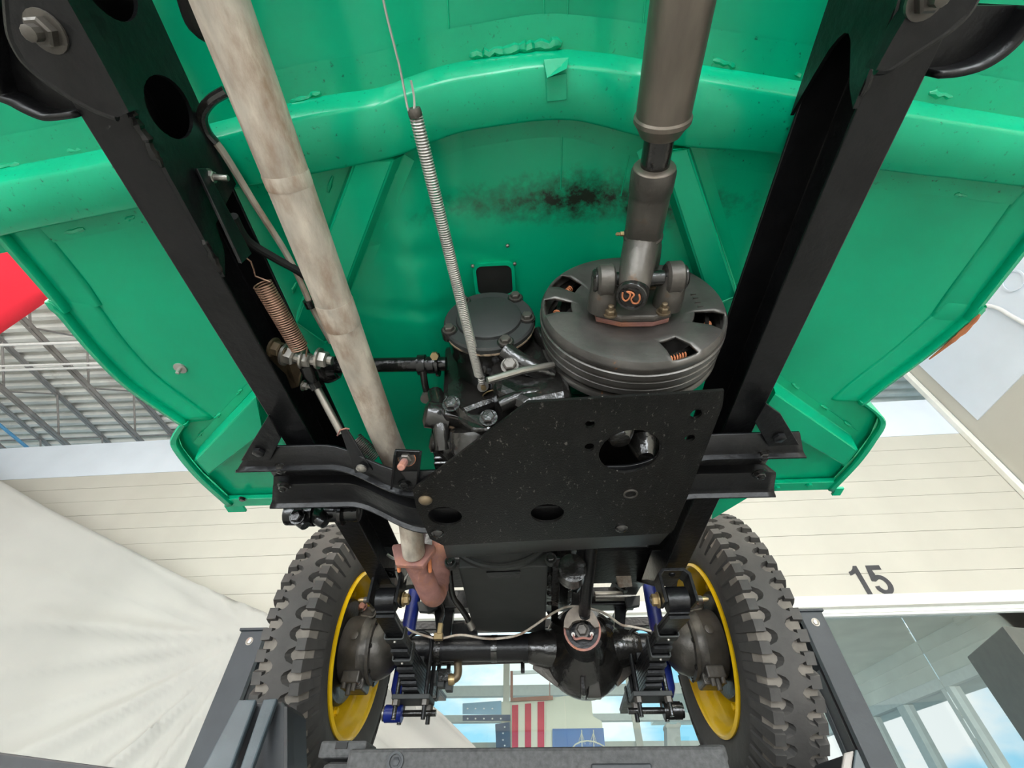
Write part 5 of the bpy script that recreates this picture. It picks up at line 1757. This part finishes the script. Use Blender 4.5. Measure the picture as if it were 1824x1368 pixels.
# ---------------------------------------------------------------- leaf springs with shackles
def side_set(xs, s, px_sh, blue_eye):
    """xs: middle x of the spring; s: +1 right, -1 left"""
    W_ = 0.0445
    eye = PX(px_sh, 1068, xs)
    top = Vector((xs, eye.y - 0.035, RB))
    sp = empty('front_leaf_spring', (xs, AY, 0.33), veh, 'black leaf spring pack below the left chassis rail' if s < 0 else 'black leaf spring pack below the right chassis rail')
    # shackle: inverted U under the rail
    U = []
    uo = [PX(px_sh - 33, 1052, xs), ]
    sh_y = eye.y - 0.02
    hw_ = 0.036
    zt = PY(px_sh, 1018, sh_y).z
    zb2 = PY(px_sh, 1078, sh_y).z
    xc_ = eye.x
    outer = [(xc_ - hw_, zb2), (xc_ - hw_, zt - 0.012), (xc_ - hw_ + 0.012, zt), (xc_ + hw_ - 0.012, zt), (xc_ + hw_, zt - 0.012), (xc_ + hw_, zb2)]
    inner = [(xc_ + hw_ - 0.007, zb2), (xc_ + hw_ - 0.007, zt - 0.015), (xc_ + hw_ - 0.015, zt - 0.007), (xc_ - hw_ + 0.015, zt - 0.007), (xc_ - hw_ + 0.007, zt - 0.015), (xc_ - hw_ + 0.007, zb2)]
    prism('spring_shackle', [(x, sh_y - 0.02, z) for x, z in outer + inner], (0, 0.05, 0.004), M['black'], sp, bevel=0.001)
    lathe('shackle_rivet', [(0.008, 0), (0.006, 0.003), (0.001, 0.004)], (xc_, sh_y - 0.0, zt - 0.006), (0, -0.3, -1), M['black'], sp, seg=12)
    lathe('spring_eye', [(0.012, -W_ / 2), (0.026, -W_ / 2), (0.026, W_ / 2), (0.012, W_ / 2)], eye, XA, M['black'], sp, seg=28)
    tube('shackle_bolt', [eye - XA * (hw_ + 0.020), eye + XA * (hw_ + 0.020)], 0.007, M['cast'], sp, seg=12)
    g_bolt(eye - XA * s * (hw_ + 0.002), (-s, 0, 0), 0.0115, 0.014).build('shackle_nut', M['brass'], sp, label='brass coloured castle nut')
    lathe('grease_nipple', [(0.005, 0), (0.005, 0.012), (0.003, 0.018)], eye + XA * s * (hw_ + 0.016), (s, 0, 0), M['brass'], sp, seg=10)
    # leaves, main leaf first, shorter ones below
    zmid = 0.388
    def leaf_pt(y, k):
        t = (y - AY) / (AY - eye.y)
        zc = zmid + (eye.z - 0.022 - zmid) * t * t
        return zc - 0.0085 * k
    spans = [1.0, 0.985, 0.69, 0.57, 0.46, 0.37, 0.29, 0.22, 0.16]
    L_ = AY - eye.y
    for k, sp_ in enumerate(spans):
        ys = [AY - L_ * sp_ + 2 * L_ * sp_ * i / 16 for i in range(17)]
        vs, fs = [], []
        for y in ys:
            xx = xs + (eye.x - xs)
            zc = leaf_pt(y, k)
            vs += [(xx - W_ / 2, y, zc), (xx + W_ / 2, y, zc), (xx + W_ / 2, y, zc - 0.0075), (xx - W_ / 2, y, zc - 0.0075)]
        for i in range(16):
            for j in range(4):
                j2 = (j + 1) % 4
                fs.append([4 * i + j, 4 * i + j2, 4 * i + 4 + j2, 4 * i + 4 + j])
        fs += [[3, 2, 1, 0], [64, 65, 66, 67]]
        mk('leaf', vs, fs, M['black'], sp, smooth=False, bevel=0.001)
    # rebound clips
    for (ky, kk) in ((0.70, 2), (0.45, 4), (-0.55, 4)):
        y = AY - L_ * ky
        z0 = leaf_pt(y, 0) + 0.004
        z1 = leaf_pt(y, kk) - 0.006
        h = W_ / 2 + 0.003
        o = [(-h, z0), (-h, z1), (-h + 0.004, z1 - 0.004), (h - 0.004, z1 - 0.004), (h, z1), (h, z0)]
        i_ = [(h - 0.0035, z0), (h - 0.0035, z1 + 0.001), (h - 0.006, z1), (-h + 0.006, z1), (-h + 0.0035, z1 + 0.001), (-h + 0.0035, z0)]
        prism('rebound_clip', [(xs + a, y - 0.014, z) for a, z in o + i_], (0, 0.028, 0), M['black_matt'], sp, bevel=0.0008)
        lathe('clip_rivet', [(0.004, 0), (0.003, 0.003), (0.001, 0.0035)], (xs, y, z1 - 0.004), (0, 0, -1), M['steel'], sp, seg=10)
    # axle seat, plate and U bolts
    zlow = zmid - 0.0085 * 9
    box('spring_plate', (xs, AY, zlow - 0.008), (0.105, 0.085, 0.012), M['black_matt'], sp)
    box('spring_seat', (xs, AY, zmid + 0.006), (0.05, 0.08, 0.018), M['black'], sp)
    for dx in (-0.040, 0.040):
        for dy in (-0.033, 0.033):
            tube('u_bolt_leg', [(xs + dx, AY + dy, AZ), (xs + dx, AY + dy, zlow - 0.058)], 0.0062, M['black'] if dx * s < 0 else M['castblack'], sp, seg=10)
            lathe('u_bolt_nut', [(0.011, 0), (0.011, 0.013)], (xs + dx, AY + dy, zlow - 0.0145), (0, 0, -1), M['cast'], sp, seg=6)
    for dy in (-0.033, 0.033):
        pts = [Vector((xs - 0.040 + 0.08 * (0.5 - 0.5 * math.cos(PI * k / 10)), AY + dy, AZ + 0.038 * math.sin(PI * k / 10))) for k in range(11)]
        tube('u_bolt_bow', pts, 0.0062, M['black'], sp, seg=10)
    # shock absorber ahead of the axle
    sx0 = PY(738 if s < 0 else 1160, 1062, AY + 0.16)
    sx1 = PY(716 if s < 0 else 1186, 1205, AY + 0.07)
    eyez = zlow - 0.033
    low_ = Vector((xs - s * -0.058, AY + 0.03, eyez))
    sk_ = tube('shock_absorber', [sx0 + (sx0 - low_) * 0.15, sx0, low_ + (sx0 - low_) * 0.42, low_ + (sx0 - low_) * 0.4, low_ + (sx0 - low_) * 0.16, low_ + (sx0 - low_) * 0.10], [0.024, 0.024, 0.024, 0.0205, 0.0205, 0.012], M['blue'], veh, seg=24, label='dark blue shock absorber beside the left spring' if s < 0 else 'dark blue shock absorber beside the right spring')
    lathe('shock_eye', [(0.008, -0.026), (0.021, -0.024), (0.021, 0.024), (0.008, 0.026)], low_, XA, M['blue'] if blue_eye else M['castblack'], sk_, seg=24)
    lathe('eye_washer', [(0.018, 0.0), (0.018, 0.004), (0.008, 0.006)], low_ + XA * s * 0.026, (s, 0, 0), M['steel'] if blue_eye else M['castblack'], sk_, seg=20)
    tube('eye_bolt', [low_ + XA * s * 0.03, low_ - XA * s * 0.12], 0.008, M['castblack'], sk_, seg=12)
    return sp


side_set(-0.352, -1, 690, True)
side_set(0.309, 1, 1204, False)
# torsion strap ends beside the left spring (stacked leaves seen beyond the axle)
ls = empty('steering_link', PY(800, 1200, 1.62), veh, 'dark drag link end with brown elbow hose')
tube('elbow_hose', smoothpath([PY(800, 1211, 1.50), PY(812, 1207, 1.50), PY(816, 1196, 1.50), PY(815, 1178, 1.50)], 6), 0.012, M['dirtybrass'], ls, seg=14, label='brown elbow')
lathe('elbow_collar', [(0.014, 0), (0.016, 0.008), (0.013, 0.018)], PY(799, 1211, 1.50), (1, 0, 0.1), M['brass'], ls, seg=16)
box('link_block', PY(792, 1204, 1.51), (0.035, 0.03, 0.032), M['castblack'], ls)
for k in range(3):
    a, b_ = PY(766 + 14 * k, 1193 + 7 * k, 1.50), PY(776 + 14 * k, 1216 + 5 * k, 1.50)
    box('link_plate', ((a.x + b_.x) / 2, 1.52, (a.z + b_.z) / 2), (0.020, 0.03, 0.034), M['black_matt'], ls)

# ---------------------------------------------------------------- wheels
NL = 52
PITCH = 2 * PI / NL
RT_ = 0.369


def wheel(xc, s, phase):
    """s: side the tread faces away from the vehicle (-1 left, +1 right); inner side is -s"""
    c = Vector((xc, AY, AZ + 0.003))

    def P(x, r, a):
        return c + Vector((x, r * math.cos(a), r * math.sin(a)))
    wroot = empty('front_wheel', c, veh, 'yellow steel wheel with black block tread tire, left' if s < 0 else 'yellow steel wheel with black block tread tire, right')
    # carcass
    prof = [(-0.052, 0.214), (-0.060, 0.221), (-0.070, 0.245), (-0.077, 0.275), (-0.074, 0.300), (-0.066, 0.320), (-0.058, 0.336), (-0.048, 0.343), (0.048, 0.343), (0.058, 0.336), (0.066, 0.320), (0.074, 0.300), (0.077, 0.275), (0.070, 0.245), (0.060, 0.221), (0.052, 0.214)]
    lathe('tire', [(r, x) for x, r in prof], c, XA, M['rubber'], wroot, seg=104, closed=True)
    # dusty bottoms of the tread grooves
    lathe('tread_base', [(0.330, -0.0640), (0.353, -0.052), (0.3545, 0.0), (0.353, 0.052), (0.330, 0.0640)], c, XA, M['groove'], wroot, seg=104, cap=(False, False), label='dusty grey brown groove bottoms')
    # centre rib with scalloped edges
    ribs = MB()
    n = NL * 6
    vs, fs = [], []
    shp = [0.012, 0.0125, 0.018, 0.036, 0.036, 0.018]     # groove end rounded, then joined with the lug
    for i in range(n):
        a = 2 * PI * i / n + phase
        xl2 = -shp[(i) % 6]
        xr3 = shp[(i + 3) % 6]
        for x, r in ((xl2 - 0.008, 0.353), (xl2, RT_), (xr3, RT_), (xr3 + 0.008, 0.353)):
            vs.append(P(x, r, a))
    for i in range(n):
        j = (i + 1) % n
        for k in range(3):
            fs.append([4 * i + k, 4 * i + k + 1, 4 * j + k + 1, 4 * j + k])
    mk('tread_rib', vs, fs, M['rubber'], wroot, smooth=False)
    # shoulder lugs, one mesh per side shared by every lug
    for side in (-1, 1):
        off = phase + (3.5 / 6 if side < 0 else 0.5 / 6) * PITCH
        hwid = 0.285 * PITCH
        x0, x1, x2, x3 = 0.034, 0.0565, 0.069, 0.075
        rows = [(x0, RT_, 0.95), (x1, RT_ - 0.0015, 1.0), (x2, 0.334, 0.92), (x3 + 0.003, 0.302, 0.80)]
        base = [(x0, 0.343, 1.15), (x1 - 0.002, 0.340, 1.2), (x2 - 0.008, 0.320, 1.1), (x3 - 0.002, 0.298, 0.95)]
        vs, fs = [], []
        for rr in (rows, base):
            for (x, r, k) in rr:
                for sg in (-1, 1):
                    vs.append(Vector((side * x, r * math.cos(sg * hwid * k), r * math.sin(sg * hwid * k))))
        for i in range(3):
            fs.append([2 * i, 2 * i + 1, 2 * i + 3, 2 * i + 2])
            fs.append([2 * i, 2 * i + 2, 8 + 2 * i + 2, 8 + 2 * i])
            fs.append([2 * i + 1, 8 + 2 * i + 1, 8 + 2 * i + 3, 2 * i + 3])
        fs.append([6, 7, 15, 14])
        fs.append([0, 8, 9, 1])
        key = 'lug%d' % side
        if key not in lugs:
            me = bpy.data.meshes.new('tread_lug')
            me.from_pydata([tuple(v) for v in vs], [], fs)
            me.update()
            me.materials.append(M['rubber'])
            lugs[key] = me
        for k in range(NL):
            a = off + PITCH * k
            # only the stretch of tread that is above the lift is worth a copy
            o = bpy.data.objects.new('tread_lug', lugs[key])
            _link(o, wroot, c)
            o.rotation_euler = (a, 0, 0)
    # rim
    i_ = -s
    rp = [(0.2185, 0.056), (0.2190, 0.064), (0.2150, 0.0665), (0.2115, 0.063), (0.208, 0.052), (0.204, 0.040), (0.200, 0.030), (0.192, 0.022), (0.186, 0.010), (0.186, -0.02), (0.182, -0.026), (0.150, -0.030), (0.110, -0.022), (0.075, -0.015), (0.03, -0.015)]
    rim = lathe('rim', [(r, h) for r, h in rp], c, (i_, 0, 0), M['yellow'], wroot, seg=72, cap=(False, True), label='yellow painted rim')
    so = rim.modifiers.new('t', 'SOLIDIFY')
    so.thickness = 0.003
    return wroot, c


lugs = {}
phaseL = math.radians(167.0)
for xc, s in ((-0.597, -1), (0.557, 1)):
    wr2, c = wheel(xc, s, math.radians(173.0) - 0.0 * PITCH)
    i_ = -s
    ax = Vector((i_, 0, 0))
    # brake drum and backing plate
    hub = lathe('front_brake', [(0.02, -0.024), (0.137, -0.024), (0.140, -0.018), (0.140, 0.0), (0.134, 0.003), (0.134, 0.006), (0.140, 0.009), (0.140, 0.018), (0.133, 0.025), (0.118, 0.027), (0.100, 0.023), (0.02, 0.023)], c, ax, M['black'], veh, seg=56, label='black brake backing plate inside the wheel')
    # steering knuckle and ball
    kn = lathe('steering_knuckle', [(0.02, 0.023), (0.088, 0.025), (0.092, 0.035), (0.092, 0.080), (0.086, 0.088), (0.084, 0.104), (0.093, 0.106), (0.093, 0.115), (0.081, 0.117), (0.080, 0.126), (0.076, 0.140), (0.067, 0.155), (0.054, 0.167), (0.042, 0.174), (0.037, 0.190), (0.035, 0.21)], c, ax, M['cast'], veh, seg=44, label='brown black steering knuckle casting')
    for w in range(0, 360, 45):
        a = math.radians(w + 10)
        p = c + ax * 0.116 + Vector((0, 0.088 * math.cos(a), 0.088 * math.sin(a)))
        g_bolt(p, ax, 0.0055, 0.004).build('seal_bolt', M['castblack'], kn)
    for (dy, dz) in ((-0.01, 0.095), (0.0, -0.095)):
        box('king_pin_cap', c + ax * 0.072 + Vector((0, dy, dz)), (0.06, 0.07, 0.03), M['cast'], kn, bevel=0.006)
        for q in (-0.018, 0.018):
            g_bolt(c + ax * (0.072 + q) + Vector((0, dy - 0.036, dz)), (0, -1, 0), 0.007, 0.008).build('cap_bolt', M['cast'], kn)
    lathe('drain_plug', [(0.012, 0), (0.012, 0.005), (0.008, 0.006)], c + ax * 0.066 + Vector((0, -0.091, 0.01)), (0, -1, 0), M['cast'], kn, seg=18)
    # lower wheel cylinder cluster
    for k, (dx, dy, dz) in enumerate(((0.055, -0.055, -0.095), (0.068, -0.045, -0.108), (0.082, -0.05, -0.10))):
        tube('stop_bolt', [c + ax * dx + Vector((0, dy, dz + 0.02)), c + ax * dx + Vector((0, dy, dz - 0.018))], 0.007, M['cast'], kn, seg=10)
    box('stop_bracket', c + ax * 0.07 + Vector((0, -0.045, -0.085)), (0.05, 0.035, 0.03), M['cast'], kn, bevel=0.004)
    # brake line fitting above
    t_ = c + ax * 0.055 + Vector((0, -0.05, 0.105))
    g_bolt(t_, (0, -1, 0), 0.010, 0.012).build('line_fitting', M['rust'], hub)
    g_bolt(t_ + ax * 0.02 + Vector((0, 0, 0.02)), (0, -1, 0), 0.007, 0.010).build('line_fitting', M['brass'], hub)
    tube('line_loop', smoothpath([t_, t_ + ax * 0.02 + Vector((0, -0.02, 0.01)), t_ + ax * 0.045 + Vector((0, -0.012, -0.005)), t_ + ax * 0.04 + Vector((0, 0.0, -0.03)), t_ + Vector((0, 0, -0.025))], 5), 0.003, M['steel'], hub, seg=8)
    for k in range(5):
        a = 2 * PI * k / 5 + 0.3
        g_bolt(c + ax * -0.010 + Vector((0, 0.165 * math.cos(a), 0.165 * math.sin(a))), ax, 0.009, 0.009, True).build('wheel_rivet', M['yellow'], wr2)
